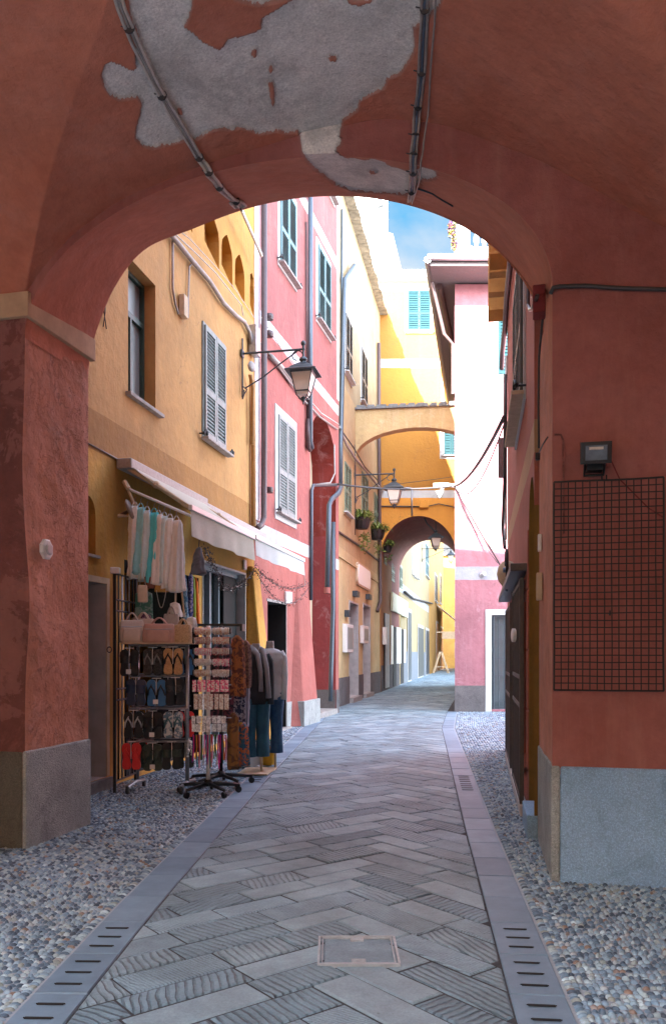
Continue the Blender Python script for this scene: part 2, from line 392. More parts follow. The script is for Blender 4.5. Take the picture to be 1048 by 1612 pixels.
def stone_mat():
    s = NT('chiselled_road_slabs')
    uv = s.n('ShaderNodeUVMap', uv_map='groove').outputs[0]; rn = s.n('ShaderNodeUVMap', uv_map='rnd').outputs[0]
    sp = s.n('ShaderNodeSeparateXYZ', Vector=rn); r1, r2 = sp.outputs[0], sp.outputs[1]
    wv = s.n('ShaderNodeTexWave', Vector=uv, Scale=8., Distortion=3.2, Detail=3., Detail_Scale=.9).outputs[1]
    w2 = s.n('ShaderNodeTexWave', Vector=uv, Scale=17., Distortion=4., Detail=3., Detail_Scale=1.).outputs[1]
    wg = s.mix(s.math('GREATER_THAN', r1, .55), wv, w2)
    g = s.ramp(wg, .08, .38)                                        # narrow chisel cuts
    worn = s.ramp(s.noise(5, 4, .6), .38, .62)
    amt = s.math('MULTIPLY', s.math('LESS_THAN', r2, .78), s.math('MULTIPLY_ADD', worn, .75, .25))
    cut = s.math('MULTIPLY', s.math('SUBTRACT', 1., g), amt)
    pit = s.noise(70, 5, .75)
    base = s.mix(r1, lin_c((122, 130, 134)), lin_c((168, 172, 176)))
    tint = s.mix(s.ramp(r2, .2, .95), base, lin_c((156, 156, 156)))
    c = s.mix(1., tint, s.ramp(s.noise(3, 6, .7), .3, .75, (.72,)*3+(1,), (1.15,)*3+(1,)), 'MULTIPLY')
    c = s.mix(1., c, s.ramp(pit, .25, .7, (.75,)*3+(1,), (1.12,)*3+(1,)), 'MULTIPLY')
    c = s.mix(s.math('MULTIPLY', cut, .5), c, lin_c((66, 68, 72)))  # shade of the chisel grooves painted into the slab colour
    c = s.mix(1., c, s.ramp(s.noise(.9, 7, .7, dist=.5), .35, .62, (.74, .73, .71, 1), (1.06,)*3+(1,)), 'MULTIPLY')
    gum = s.ramp(s.n('ShaderNodeTexVoronoi', Vector=s.pos(), Scale=4.5).outputs[0], .030, .045); c = s.mix(s.math('MULTIPLY', s.math('SUBTRACT', 1., gum), .45), c, lin_c((70, 68, 66)))
    b = s.bump(pit, .35, .006); b = s.bump(s.noise(14, 4), .4, .02, b); b = s.bump(s.math('SUBTRACT', 1., cut), 1., .022, b)
    return s.done(c, .62, b)
def lin_c(c): return (*tuple(x*f for x, f in zip(lin(c), (.86, 1.13, 1.27))), 1)
def add_uv(o, name, vals):
    l = o.data.uv_layers.new(name=name); l.data.foreach_set('uv', np.asarray(vals, dtype=np.float32).ravel())
def slab_mesh(polys, name, mat, z0=-.03, gap=.005, bev=.007, zj=.003):
    """polys: list of (ccw polygon, (ux,uy) groove axis, r1, r2)"""
    mb = MB(); fuv = []; frn = []
    for P, ax, r1, r2 in polys:
        if area(P) < 0: P = P[::-1]
        A = inset(P, gap)
        if len(A) < 3: continue
        B = inset(A, bev)
        if len(B) != len(A): B = None
        zt = random.uniform(-zj, zj); tx, ty = random.gauss(0, .004), random.gauss(0, .004)
        cx = sum(p[0] for p in A)/len(A); cy = sum(p[1] for p in A)/len(A); m = len(A)
        zz = lambda p: zt+(p[0]-cx)*tx+(p[1]-cy)*ty
        vs = [(p[0], p[1], z0) for p in A]+[(p[0], p[1], zz(p)-(.006 if B else 0)) for p in A]
        fs = [(i, (i+1) % m, m+(i+1) % m, m+i) for i in range(m)]
        if B:
            # match rotation of the inset loop
            k = min(range(m), key=lambda k: (B[k][0]-A[0][0])**2+(B[k][1]-A[0][1])**2); B = B[k:]+B[:k]
            vs += [(p[0], p[1], zz(p)) for p in B]; fs += [(m+i, m+(i+1) % m, 2*m+(i+1) % m, 2*m+i) for i in range(m)]; fs.append(tuple(2*m+i for i in range(m)))
        else: fs.append(tuple(m+i for i in range(m)))
        mb.add(vs, fs)
        off = random.random()*9
        for f in fs:
            for i in f:
                x, y = vs[i][0], vs[i][1]; fuv.append((x*ax[0]+y*ax[1]+off, -x*ax[1]+y*ax[0])); frn.append((r1, r2))
    o = mb.build(name, mat, fix=False); add_uv(o, 'groove', fuv); add_uv(o, 'rnd', frn); return o
def make_road():
    s = Vector((.085, 1)).normalized(); p_ = Matrix.Rotation(-math.radians(47), 2) @ s; r_ = Matrix.Rotation(math.radians(43), 2) @ s
    O = Vector((-.28, 2.2)); g = [0]
    while g[-1] < 60: g.append(g[-1]+random.uniform(.19, .275))
    g0 = [0]
    while g0[-1] > -4: g0.append(g0[-1]-random.uniform(.19, .275))
    G = g0[:0:-1]+g
    mx0, mx1, my0, my1 = -.075, .325, 3.97, 4.37
    polys = []
    def emit(quad, ax):
        cx = sum(q[0] for q in quad)/4; cy = sum(q[1] for q in quad)/4
        if cy < .5 or cy > 82: return
        P = list(quad)
        if area(P) < 0: P = P[::-1]
        for X, sg in ((XL, 1), (XR, -1)):
            y0, y1 = cy-.4, cy+.4; a = (X(y0), y0); b = (X(y1), y1); nx, ny = (b[1]-a[1])*sg, -(b[0]-a[0])*sg
            P = clip(P, a, (nx, ny))
            if len(P) < 3: return
        if abs(area(P)) < .004: return
        # cut round the inspection cover
        parts = [P]
        if False:
            l = clip(P, (mx0, 0), (-1, 0)); r = clip(P, (mx1, 0), (1, 0)); m = clip(clip(P, (mx0, 0), (1, 0)), (mx1, 0), (-1, 0)) if True else []
            parts = [l, r]
            if len(m) >= 3: parts += [clip(m, (0, my0), (0, -1)), clip(m, (0, my1), (0, 1))]
        r1, r2 = random.random(), random.random(); an = random.gauss(0, .22)+(PI/2 if random.random() < .3 else 0)
        ca = (ax[0]*math.cos(an)-ax[1]*math.sin(an), ax[0]*math.sin(an)+ax[1]*math.cos(an))
        for q in parts:
            if len(q) >= 3 and abs(area(q)) > .002: polys.append((q, ca, r1, r2))
    pt = lambda p, r: tuple(O+p_*p+r_*r)
    j = lambda: random.uniform(-.008, .008)
    for k in range(len(G)-1):
        a, b = G[k], G[k+1]
        e = b                                                       # left course: r in [a,b], p runs down from b
        while e > b-4.5:
            L = random.uniform(.38, .68); emit([pt(e-L, a), pt(e, a+j()*.3), pt(e, b), pt(e-L, b)], p_); e -= L
        e = a                                                       # right course: p in [a,b], r runs down from a
        while e > a-4.5:
            L = random.uniform(.38, .68); emit([pt(a, e-L), pt(b, e-L), pt(b, e), pt(a, e)], r_); e -= L
    o = slab_mesh(polys, 'road', stone_mat(), gap=.006, bev=.009); tag(o, kind='structure')
    # kerb bands of smooth slabs with drain slots
    s_ = NT('kerb_stone'); rn = s_.n('ShaderNodeUVMap', uv_map='rnd').outputs[0]; r1 = s_.n('ShaderNodeSeparateXYZ', Vector=rn).outputs[0]
    c = s_.mix(r1, lin_c((112, 120, 130)), lin_c((138, 144, 152)))
    c = s_.mix(1., c, s_.ramp(s_.noise(4, 7, .7), .3, .75, (.75,)*3+(1,), (1.12,)*3+(1,)), 'MULTIPLY')
    km = s_.done(c, .6, s_.bump(s_.noise(60, 5, .7), .3, .004, s_.bump(s_.noise(7, 4), .25, .02)))
    for X, sg, nm in ((XL, -1, 'kerb_left'), (XR, 1, 'kerb_right')):
        polys = []; y = 1.2; i = 0; slots = []
        while y < 80:
            L = .49 if y < 9 else .6
            if sg > 0 and y > 21.2: break
            tx = X(y+L)-X(y); nrm = Vector((L, -tx)).normalized()*sg; wd = .245
            q = [(X(y), y), (X(y+L), y+L), (X(y+L)+nrm.x*wd, y+L+nrm.y*wd), (X(y)+nrm.x*wd, y+nrm.y*wd)]
            polys.append((q, (1, 0), random.random(), random.random()))
            dr = (sg < 0 and (y+L/2 < 4.4 or 9.6 < y < 10.6)) or (sg > 0 and (y+L/2 < 4.45 or 8.8 < y < 9.7))
            if dr:
                for f in ((.2, .48, .76) if y < 9 else (.15, .38, .62, .86)):
                    m = Vector((X(y+L*f)+nrm.x*wd*.5, y+L*f+nrm.y*wd*.5)); slots.append((m, nrm.copy()))
            y += L; i += 1
        o = slab_mesh(polys, nm, km, gap=.0025, bev=.004, zj=.001); tag(o, kind='structure')
        for m, nrm in slots:
            mb = MB(); a = math.atan2(nrm.y, nrm.x); mb.box((m.x, m.y, .0035), (.115, .018, .003), a); mb.box((m.x, m.y, .0045), (.127, .003, .004), a)
            mb.build('drain_slot', M_BLACK, o)
    # grout under the slabs
    mb = MB(); ys = list(range(-6, 121, 1)); wid = .26
    for i in range(len(ys)-1):
        a, b = ys[i], ys[i+1]
        mb.add([(XL(a)-wid+.02, a, -.0075), (XR(a)+wid-.02, a, -.0075), (XR(b)+wid-.02, b, -.0075), (XL(b)-wid+.02, b, -.0075)], [(0, 1, 2, 3)])
    o = mb.build('road_joint_mortar', simple('joint_mortar', (.045, .045, .05), .95, var=.3, scale=30, bump=.5)); tag(o, kind='structure')
make_road()
# inspection cover in the roadway
t = thing('inspection_cover', 'square stone filled inspection cover with steel rim set in the road', 'manhole cover', (.125, 4.17, 0.006))
ORG[t.name] = Vector((.125, 4.17, 0))
mb = MB()
for a, b in (((-.195, 0), (.012, .39)), ((.195, 0), (.012, .39)), ((0, -.195), (.378, .012)), ((0, .195), (.378, .012))): mb.box((.125+a[0], 4.17+a[1], -.008), (b[0], b[1], .028))
for a, b in (((-.178, 0), (.006, .362)), ((.178, 0), (.006, .362)), ((0, -.178), (.35, .006)), ((0, .178), (.35, .006))): mb.box((.125+a[0], 4.17+a[1], -.009), (b[0], b[1], .026))
M_RIM = simple('worn_steel_rim', (.36, .38, .40), .5, .3)
mb.build('rim', M_RIM, t)
for sy in (-1, 1):
    mb = MB(); mb.box((.125, 4.17+sy*.150, .001), (.07, .036, .012)); mb.box((.125, 4.17+sy*.150, .006), (.05, .014, .010)); mb.build('lifting_slot', M_RIM, t, bevel=.002)
mo = slab_mesh([([(-.045, 3.998), (.295, 3.998), (.295, 4.342), (-.045, 4.342)], (.2, .98), .6, .3)], 'infill_slab', bpy.data.materials['chiselled_road_slabs'], gap=.001, bev=.003)
mo.data.transform(Matrix.Translation((-.125, -4.17, 0))); mo.parent = t

# pebble paving
def pebble_mat():
    s = NT('rounded_pebbles'); rn = s.n('ShaderNodeUVMap', uv_map='rnd').outputs[0]
    sp = s.n('ShaderNodeSeparateXYZ', Vector=rn); r1, r2 = sp.outputs[0], sp.outputs[1]
    r = s.n('ShaderNodeValToRGB', Fac=r1); cr = r.color_ramp
    cols = [(0, (62, 70, 82)), (.22, (96, 106, 118)), (.45, (128, 138, 150)), (.66, (156, 162, 168)), (.80, (178, 178, 176)), (.88, (150, 138, 124)), (.93, (204, 204, 202)), (.985, (150, 112, 94))]
    cr.elements[0].position = 0; cr.elements[0].color = (*lin(cols[0][1]), 1); cr.elements[1].position = .22; cr.elements[1].color = (*lin(cols[1][1]), 1)
    for p, c in cols[2:]: e = cr.elements.new(p); e.color = (*lin(c), 1)
    c = s.mix(1., r.outputs[0], s.ramp(s.noise(45, 4, .6), .3, .7, (.72,)*3+(1,), (1.1,)*3+(1,)), 'MULTIPLY')
    c = s.mix(1., c, s.ramp(s.noise(1.2, 4, .6), .3, .7, (.74, .94, 1.04, 1), (1.05, 1.32, 1.44, 1)), 'MULTIPLY')
    c = s.mix(s.math('MULTIPLY', s.ramp(s.noise(2.4, 8, .8, dist=.8), .52, .64), .45), c, (.085, .08, .07, 1))
    return s.done(c, s.math('MULTIPLY_ADD', r2, .3, .38), s.bump(s.noise(150, 2), .15, .002))
def make_pebbles():
    pts = []
    def zone(y0, y1, xa, xb, sp):
        y = y0
        while y < y1:
            a, b = xa(y), xb(y); n = max(1, int((b-a)/(sp*.72)))
            for i in range(n+1):
                x = a+(b-a)*i/n
                if n: pts.append((x+random.uniform(-.2, .2)*sp*.6, y+random.uniform(-.25, .25)*sp, sp, 0))
            y += sp*.93
    KW = .262
    leftlim = lambda Y: -3.3 if Y < 6.3 else (max(-2.75, -3.3)+0 if Y < 7.2 else -4.41+.2*Y-.2 if Y < 14.9 else -5.16+.25*Y-.1 if Y < 18.5 else -4.2+.183*Y-.3)
    rightlim = lambda Y: 2.6 if Y < 5.5 else .454+.176*Y+.35 if Y < 13 else 5.5
    zone(2.6, 9, leftlim, lambda Y: XL(Y)-KW-.05, .043); zone(9, 15, leftlim, lambda Y: XL(Y)-KW-.05, .05); zone(15, 30, leftlim, lambda Y: XL(Y)-KW-.05, .065)
    zone(2.6, 9, lambda Y: XR(Y)+KW+.05, rightlim, .043); zone(9, 13, lambda Y: XR(Y)+KW+.05, rightlim, .05); zone(13, 21.6, lambda Y: XR(Y)+KW+.05, lambda Y: 5.6, .065)
    # edging row of upright pebbles beside each kerb
    for X, sg in ((XL, -1), (XR, 1)):
        y = 2.6
        while y < (16 if sg < 0 else 21): pts.append((X(y)+sg*(KW+.022), y, .042 if y < 9 else .055, 1)); y += .030 if y < 9 else .05
    P = np.array(pts); n = len(P)
    print('pebbles', n)
    # dome template
    def dome(k, rings):
        v = []; f = []
        for j in range(rings):
            ph = PI/2*j/rings
            for i in range(k): v.append((math.cos(ph)*math.cos(2*PI*i/k), math.cos(ph)*math.sin(2*PI*i/k), math.sin(ph)))
        v.append((0, 0, 1))
        for j in range(rings-1):
            for i in range(k): f.append((j*k+i, j*k+(i+1) % k, (j+1)*k+(i+1) % k, (j+1)*k+i))
        q = (rings-1)*k
        for i in range(k): f.append((q+i, q+(i+1) % k, len(v)-1))
        return np.array(v), f
    V = []; F = []; UVv = []; base = 0
    for near, (k, rg) in ((True, (9, 3)), (False, (6, 2))):
        Q = P[(P[:, 1] < 9) == near]; T, f = dome(k, rg); m = len(Q); th = rng.uniform(0, PI, m); th[Q[:, 3] > 0] = 1.5
        flow = noise_flow(Q); th = np.where(Q[:, 3] > 0, rng.normal(.1, .12, m), flow+rng.normal(0, .45, m))
        a = Q[:, 2]*rng.uniform(.36, .50, m); b = a*rng.uniform(.60, .85, m); h = rng.uniform(.010, .015, m); zo = rng.uniform(-.016, -.011, m)
        a = np.where(Q[:, 3] > 0, .026, a); b = np.where(Q[:, 3] > 0, .014 if near else .024, b)
        squ = rng.uniform(-.12, .12, (m, 1, 1))
        X = T[None, :, 0]*a[:, None]*(1+squ[:, :, 0]*T[None, :, 1]); Y = T[None, :, 1]*b[:, None]; Z = T[None, :, 2]*h[:, None]*1.3+zo[:, None]
        c, s = np.cos(th)[:, None], np.sin(th)[:, None]
        vv = np.stack([X*c-Y*s+Q[:, 0:1], X*s+Y*c+Q[:, 1:2], Z], 2).reshape(-1, 3)
        rn = np.stack([rng.uniform(0, 1, m), rng.uniform(0, 1, m)], 1)
        nv = len(T)
        off = (base+np.arange(m)*nv)
        quads = np.array([x for x in f if len(x) == 4]); tris = np.array([x for x in f if len(x) == 3])
        F.append((quads[None]+off[:, None, None]).reshape(-1, 4)); F.append((tris[None]+off[:, None, None]).reshape(-1, 3))
        V.append(vv); UVv.append(np.repeat(rn, nv, axis=0)); base += m*nv
    V = np.concatenate(V); U = np.concatenate(UVv)
    me = bpy.data.meshes.new('pebble_paving'); loops = np.concatenate([q.ravel() for q in F]); sizes = np.concatenate([np.full(len(q), q.shape[1]) for q in F])
    me.vertices.add(len(V)); me.vertices.foreach_set('co', V.ravel()); me.loops.add(len(loops)); me.loops.foreach_set('vertex_index', loops)
    me.polygons.add(len(sizes)); me.polygons.foreach_set('loop_start', np.concatenate([[0], np.cumsum(sizes)[:-1]])); me.polygons.foreach_set('use_smooth', np.ones(len(sizes), bool))
    me.update(calc_edges=True); me.materials.append(pebble_mat())
    o = bpy.data.objects.new('pebble_paving', me); COL.objects.link(o)
    l = me.uv_layers.new(name='rnd'); l.data.foreach_set('uv', U[loops].astype(np.float32).ravel())
    tag(o, 'small rounded river pebbles set in mortar between the kerbs and the walls', 'pebbles', kind='stuff')
def noise_flow(Q): return 1.2*np.sin(Q[:, 0]*1.7+Q[:, 1]*.9)+.8*np.sin(Q[:, 1]*2.3-Q[:, 0]*1.1)
make_pebbles()
s = NT('pebble_mortar'); c = s.mix(s.noise(30, 5, .7), (.24, .27, .30, 1), (.44, .48, .52, 1)); s.done(c, .95, s.bump(s.noise(80, 3), .5, .004))
plane('pavement', -9, 12, -12, 40, -.0115, s.m)

# ---------------------------------------------------------------- arcade building (the camera stands under its vault)
AW = Wall(-2.38, 6.39, .974, -.228)
UA = np.array([-.001, .06, .15, .4, .8, 1.52, 2.19, 2.79, 3.23, 3.86, 4.65, 5.2, 5.75, 7]); ZA = np.array([4.28, 4.36, 4.47, 4.70, 4.92, 5.10, 5.20, 5.24, 5.13, 4.80, 4.25, 3.9, 3.5, 3.5])
_u = np.linspace(0, 7, 1401); _z = np.interp(_u, UA, ZA); _k = np.hanning(81); _k /= _k.sum()
_zs = np.convolve(np.pad(_z, 40, 'edge'), _k, 'valid'); _bl = np.clip((_u-.15)/.35, 0, 1); _zs = _z*(1-_bl)+_zs*_bl
def zA(u): return np.interp(u, _u, _zs)
def zN(u): return 3.95+1.10*np.sqrt(np.clip(1-((np.asarray(u)-1.97)/1.97)**2, 0, 1))
def zF(u): u = np.asarray(u); return 3.95+1.43*np.sqrt(np.clip(1-((u-1.97)/1.97)**2, 0, 1))+.13*np.exp(-((u-.45)/.35)**2)*np.clip(u/.2, 0, 1)
def vend(u): return -.95-.3*np.asarray(u)/3.94
def zvault(u, v):
    vv = np.clip(np.minimum(v, 5.75-v), 0, None); a = np.maximum(u, np.minimum(vv, 2.875)); a = np.minimum(a, np.maximum(5.75-vv, 2.875)); return zA(a)
def zceil(u, v):
    if v >= 0: return float(zvault(u, v))
    t = v/float(vend(u)); return float(zN(u)*(1-t)+zF(u)*t)
def uv_of(p): r = Vector((p.x, p.y))-AW.o; return r.dot(AW.e), r.dot(AW.n)
def ceil_px(px, py, off=.0):
    prev = None; Y = 1.5
    while Y < 9:
        p = at(px, py, Y); u, v = uv_of(p)
        if v < -1.3: return at(px, py, Y)
        if p.z > zceil(u, v)-off: return p
        Y += .01
    return p
OUT = [(202,0),(206,25),(220,60),(215,75),(214,100),(216,108),(211,113),(203,112),(190,104),(175,99),(166,104),(161,120),(165,138),(174,150),(188,158),(205,156),(217,154),(224,163),(222,180),(216,200),(214,220),(226,230),(240,235),(256,230),(270,228),(290,222),(310,220),(328,209),(345,203),(362,205),(380,202),(395,206),(408,212),(420,210),(435,207),(452,210),(470,208),(473,222),(476,240),(482,252),(497,268),(515,280),(530,292),(560,302),(600,304),(644,308),(646,300),(664,283),(674,284),(686,281),(687,273),(680,268),(665,264),(655,268),(640,270),(624,265),(612,262),(600,254),(585,250),(578,254),(560,250),(545,250),(535,246),(528,240),(532,232),(537,226),(534,215),(539,190),(562,175),(565,160),(578,152),(604,140),(609,125),(629,117),(646,92),(653,75),(649,45),(663,38),(689,13),(697,-5),(697,-60),(500,-90),(202,-60)]
HOLES = [[(302,-20),(302,10),(297,28),(289,45),(305,55),(318,68),(345,81),(352,75),(360,62),(380,60),(411,48),(413,30),(440,14),(470,-5),(415,8),(405,9),(370,0),(360,-20)],[(398,80),(404,78),(403,92),(399,94),(395,88)],[(428,104),(430,112),(425,119),(423,112)],[(421,130),(428,130),(432,140),(432,158),(431,171),(427,164),(424,145)],[(545,0),(560,2),(584,0),(586,5),(565,11),(550,8)],[(515,92),(520,90),(531,93),(528,99),(518,98)],[(279,173),(286,174),(288,182),(281,182)],[(578,272),(590,270),(594,274),(585,276)]]
def sdf(poly, X, Y):
    d = np.full(X.shape, 1e9); ins = np.zeros(X.shape, bool); n = len(poly)
    for i in range(n):
        x0, y0 = poly[i]; x1, y1 = poly[(i+1) % n]; ex, ey = x1-x0, y1-y0; t = np.clip(((X-x0)*ex+(Y-y0)*ey)/(ex*ex+ey*ey+1e-9), 0, 1)
        d = np.minimum(d, np.hypot(X-x0-t*ex, Y-y0-t*ey))
        if y0 != y1: ins ^= ((y0 > Y) != (y1 > Y)) & (X < ex*(Y-y0)/(y1-y0+1e-12)+x0)
    return np.where(ins, d, -d)
def peel_of(P):   # where the old plaster has fallen: outline measured once on this vault, in metres inside (+) or outside (-)
    X = 524+P[:, 0]*FPX/P[:, 1]; Y = HZ-(P[:, 2]-1.5)*FPX/P[:, 1]
    d = sdf(OUT, X, Y)
    for h in HOLES: d = np.minimum(d, -sdf(h, X, Y))
    return np.clip(d*P[:, 1]/FPX, -.3, .3)*np.where(P[:, 1] > 2, 1, 0)-np.where(P[:, 1] > 2, 0, .3)
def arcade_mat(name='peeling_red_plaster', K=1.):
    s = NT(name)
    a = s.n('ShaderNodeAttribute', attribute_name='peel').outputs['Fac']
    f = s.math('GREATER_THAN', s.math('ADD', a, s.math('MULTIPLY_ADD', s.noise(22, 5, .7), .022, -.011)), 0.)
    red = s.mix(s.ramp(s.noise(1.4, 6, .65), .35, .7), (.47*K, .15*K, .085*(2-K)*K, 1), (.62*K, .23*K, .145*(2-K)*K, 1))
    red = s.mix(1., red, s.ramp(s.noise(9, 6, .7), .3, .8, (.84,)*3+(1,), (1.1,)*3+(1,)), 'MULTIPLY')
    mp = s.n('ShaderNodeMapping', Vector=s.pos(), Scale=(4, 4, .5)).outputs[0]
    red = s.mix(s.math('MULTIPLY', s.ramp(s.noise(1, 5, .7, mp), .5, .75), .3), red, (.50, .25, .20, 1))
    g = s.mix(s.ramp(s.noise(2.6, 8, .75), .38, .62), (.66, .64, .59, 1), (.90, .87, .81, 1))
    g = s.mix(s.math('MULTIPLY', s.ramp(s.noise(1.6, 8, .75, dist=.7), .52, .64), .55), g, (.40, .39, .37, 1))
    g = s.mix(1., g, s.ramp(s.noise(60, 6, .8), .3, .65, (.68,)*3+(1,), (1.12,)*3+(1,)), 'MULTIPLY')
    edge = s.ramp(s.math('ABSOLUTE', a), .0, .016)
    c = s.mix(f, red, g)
    c = s.mix(s.math('MULTIPLY', s.math('SUBTRACT', 1., edge), .45), c, (.30, .24, .21, 1))  # painted shading along the broken plaster edge to give it thickness
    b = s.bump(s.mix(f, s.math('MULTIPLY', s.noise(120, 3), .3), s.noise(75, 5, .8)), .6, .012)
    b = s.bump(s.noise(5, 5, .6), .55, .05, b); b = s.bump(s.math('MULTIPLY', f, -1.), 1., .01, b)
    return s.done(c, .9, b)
M_ARC = arcade_mat(); M_ARC2 = arcade_mat('peeling_shaded_plaster', .62)  # second is a darker copy: shade on the arch face put into the colour
def grid_mesh(name, U, V, fn, mat, parent, step=.020, sm=True, peel=True, gate=None):
    nu, nv = len(U), len(V); UU, VV = np.meshgrid(U, V); P = fn(UU.ravel(), VV.ravel())
    if peel:
        pl = peel_of(P); P = P.copy(); P[:, 2] += np.where(pl > 0, step, 0)
    org = np.array(ORG[parent.name])
    mb = bpy.data.meshes.new(name); idx = np.arange(nu*nv).reshape(nv, nu)
    q = np.stack([idx[:-1, :-1], idx[:-1, 1:], idx[1:, 1:], idx[1:, :-1]], 2).reshape(-1, 4)
    mb.vertices.add(len(P)); mb.vertices.foreach_set('co', (P-org).ravel()); mb.loops.add(q.size); mb.loops.foreach_set('vertex_index', q.ravel())
    mb.polygons.add(len(q)); mb.polygons.foreach_set('loop_start', np.arange(0, q.size, 4)); mb.polygons.foreach_set('use_smooth', np.full(len(q), sm))
    mb.update(calc_edges=True); mb.materials.append(mat)
    at_ = mb.attributes.new('peel', 'FLOAT', 'POINT'); at_.data.foreach_set('value', (pl if peel else np.full(len(P), -.3)).astype(np.float32))
    o = bpy.data.objects.new(name, mb); COL.objects.link(o); o.parent = parent; return o
def UVP(u, z, v):   # arrays -> world
    return np.stack([AW.o.x+AW.e.x*u+AW.n.x*v, AW.o.y+AW.e.y*u+AW.n.y*v, z], 1)
arc = thing('arcade_building', 'dark red vaulted passage building framing the street, plaster fallen from its ceiling', 'building', (.0, 3.0, 0))
fine = np.arange(.0, 4.0, .011); US = np.concatenate([np.arange(-4, 0, .1), fine, np.arange(4, 10.01, .1)])
VS = np.concatenate([np.arange(0, 2.4, .011), np.arange(2.4, 5.76, .08), [5.75]])
grid_mesh('vault', US, VS, lambda u, v: UVP(u, zvault(u, v)+0, v), M_ARC, arc)
# soffit of the street arch (splayed) and the wall face over it
UT = 1.97-1.97*np.cos(np.linspace(0, PI, 240))
grid_mesh('arch_soffit', UT, np.linspace(0, 1, 70), lambda u, t: UVP(u, zN(u)*(1-t)+zF(u)*t, vend(u)*t), M_ARC, arc)
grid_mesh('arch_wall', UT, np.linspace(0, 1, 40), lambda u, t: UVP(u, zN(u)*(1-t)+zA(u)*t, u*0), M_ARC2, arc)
def plain(name, pts_list, mat=None):
    mb = MB()
    for P in pts_list: mb.add(P, [tuple(range(len(P)))])
    return mb.build(name, mat or M_ARCP, arc, fix=False)
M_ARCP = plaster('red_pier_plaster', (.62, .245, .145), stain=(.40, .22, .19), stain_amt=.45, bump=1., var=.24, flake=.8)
M_ARCD = plaster('shaded_red_pier_plaster', (.19, .062, .052), stain=(.36, .15, .12), stain_amt=.35, bump=.8, var=.25, flake=.35)  # darker copy of the pier plaster, the front's shade put into it
# left pier: a lumpy corner, front face and street-side face
def lump(p, amt):
    q = Vector(p); n_ = noise.noise(q*1.3)*.6+noise.noise(q*4.)*.3; return n_*amt
def pier_face(name, A, B, z0, z1, mat, amt=.03, nrm=None, nu=40, nz=120, corner=None):
    A, B = Vector((*A, 0)), Vector((*B, 0)); d = (B-A); nn = Vector((d.y, -d.x, 0)).normalized(); mb = MB(); vs = []; fs = []
    for j in range(nz+1):
        z = z0+(z1-z0)*j/nz
        for i in range(nu+1):
            t = i/nu; p = A+d*t+Vector((0, 0, z)); e = min(1, min(t, 1-t)*8); p += nn*lump(p, amt)*e
            if corner:
                c_ = corner(z); wgt = (1-t)**3 if c_[0] == 'A' else t**3; p += Vector((c_[1], c_[2], 0))*wgt
            vs.append(p)
    for j in range(nz):
        for i in range(nu): a = j*(nu+1)+i; fs.append((a, a+1, a+nu+2, a+nu+1))
    mb.add(vs, fs); return mb.build(name, mat, arc, smooth=True, fix=False)
def cw(z): return .035*math.exp(-((z-1.9)/.45)**2)*1+(-.02*math.exp(-((z-3.0)/.5)**2))
P0 = AW.P(0, 0, 0); P1 = AW.P(-.0, 0, -.95); PL = AW.P(-4, 0, 0)
pier_face('pier', (P0.x, P0.y), (P1.x+.0, P1.y), .74, 4.13, M_ARCP, .05, corner=lambda z: ('A', cw(z), 0))
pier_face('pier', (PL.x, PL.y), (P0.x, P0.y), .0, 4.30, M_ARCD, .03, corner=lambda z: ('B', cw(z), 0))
plain('pier', [[AW.P(-0.01, 0, -.95), AW.P(-4, 0, -.95), AW.P(-4, 4.2, -.95), AW.P(-.01, 4.2, -.95)]])
# plinths stand proud
def block(name, pts, z0, z1, mat, bev=.015):
    mb = MB(); n = len(pts); mb.add([(p[0], p[1], z0) for p in pts]+[(p[0], p[1], z1) for p in pts], [tuple(reversed(range(n))), tuple(range(n, 2*n))]+[(i, (i+1) % n, n+(i+1) % n, n+i) for i in range(n)]); return mb.build(name, mat, arc, bevel=bev)
q = lambda u, v: tuple(AW.P(u, 0, v))[:2]
block('plinth', [q(-.02, .012), q(.018, .012), q(.018, -.97), q(-.02, -.97)], -.02, .75, M_PL_GR)
block('plinth', [q(-4, .010), q(-.021, .010), q(-.021, -.05), q(-4, -.05)], -.02, .745, M_PL_GN)
block('impost_moulding', [q(-4, .045), q(.055, .045), q(.055, -.98), q(.0, -.98), q(.0, -.0), q(-4, -.0)], 4.10, 4.29, M_IMPOST, .006)
# right pier
Wf = [(3.94, .70), (6.5, .70), (6.5, 3.6)]+[(float(u), float(zA(u))) for u in np.arange(5.7, 3.95, -.08)]+[(3.94, float(zA(3.94))), (3.94, 3.9)]
M_ARCE = arcade_mat('shaded_pier_plaster', .62)  # right pier front: same red plaster with its shade put into the colour
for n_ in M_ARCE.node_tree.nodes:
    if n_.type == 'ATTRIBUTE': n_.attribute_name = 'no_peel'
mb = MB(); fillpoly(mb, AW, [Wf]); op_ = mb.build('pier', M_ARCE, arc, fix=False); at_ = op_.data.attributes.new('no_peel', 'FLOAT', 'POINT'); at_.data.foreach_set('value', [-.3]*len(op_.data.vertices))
R0, R1 = AW.P(3.94, 0, 0), Vector((1.678, 6.73, 0))
pier_face('pier', (R1.x, R1.y), (R0.x, R0.y), .74, 4.0, M_ARCP, .03)
block('plinth', [q(3.932, .014), (1.668, 6.745), (1.76, 6.745), q(3.99, .0135)], -.02, .76, M_PL_GR)
block('plinth', [q(3.991, .014), q(6.5, .014), q(6.5, -.3), q(3.991, -.3)], -.02, .758, M_PL_BL)  # bluer than its inner side: sky light put into the colour
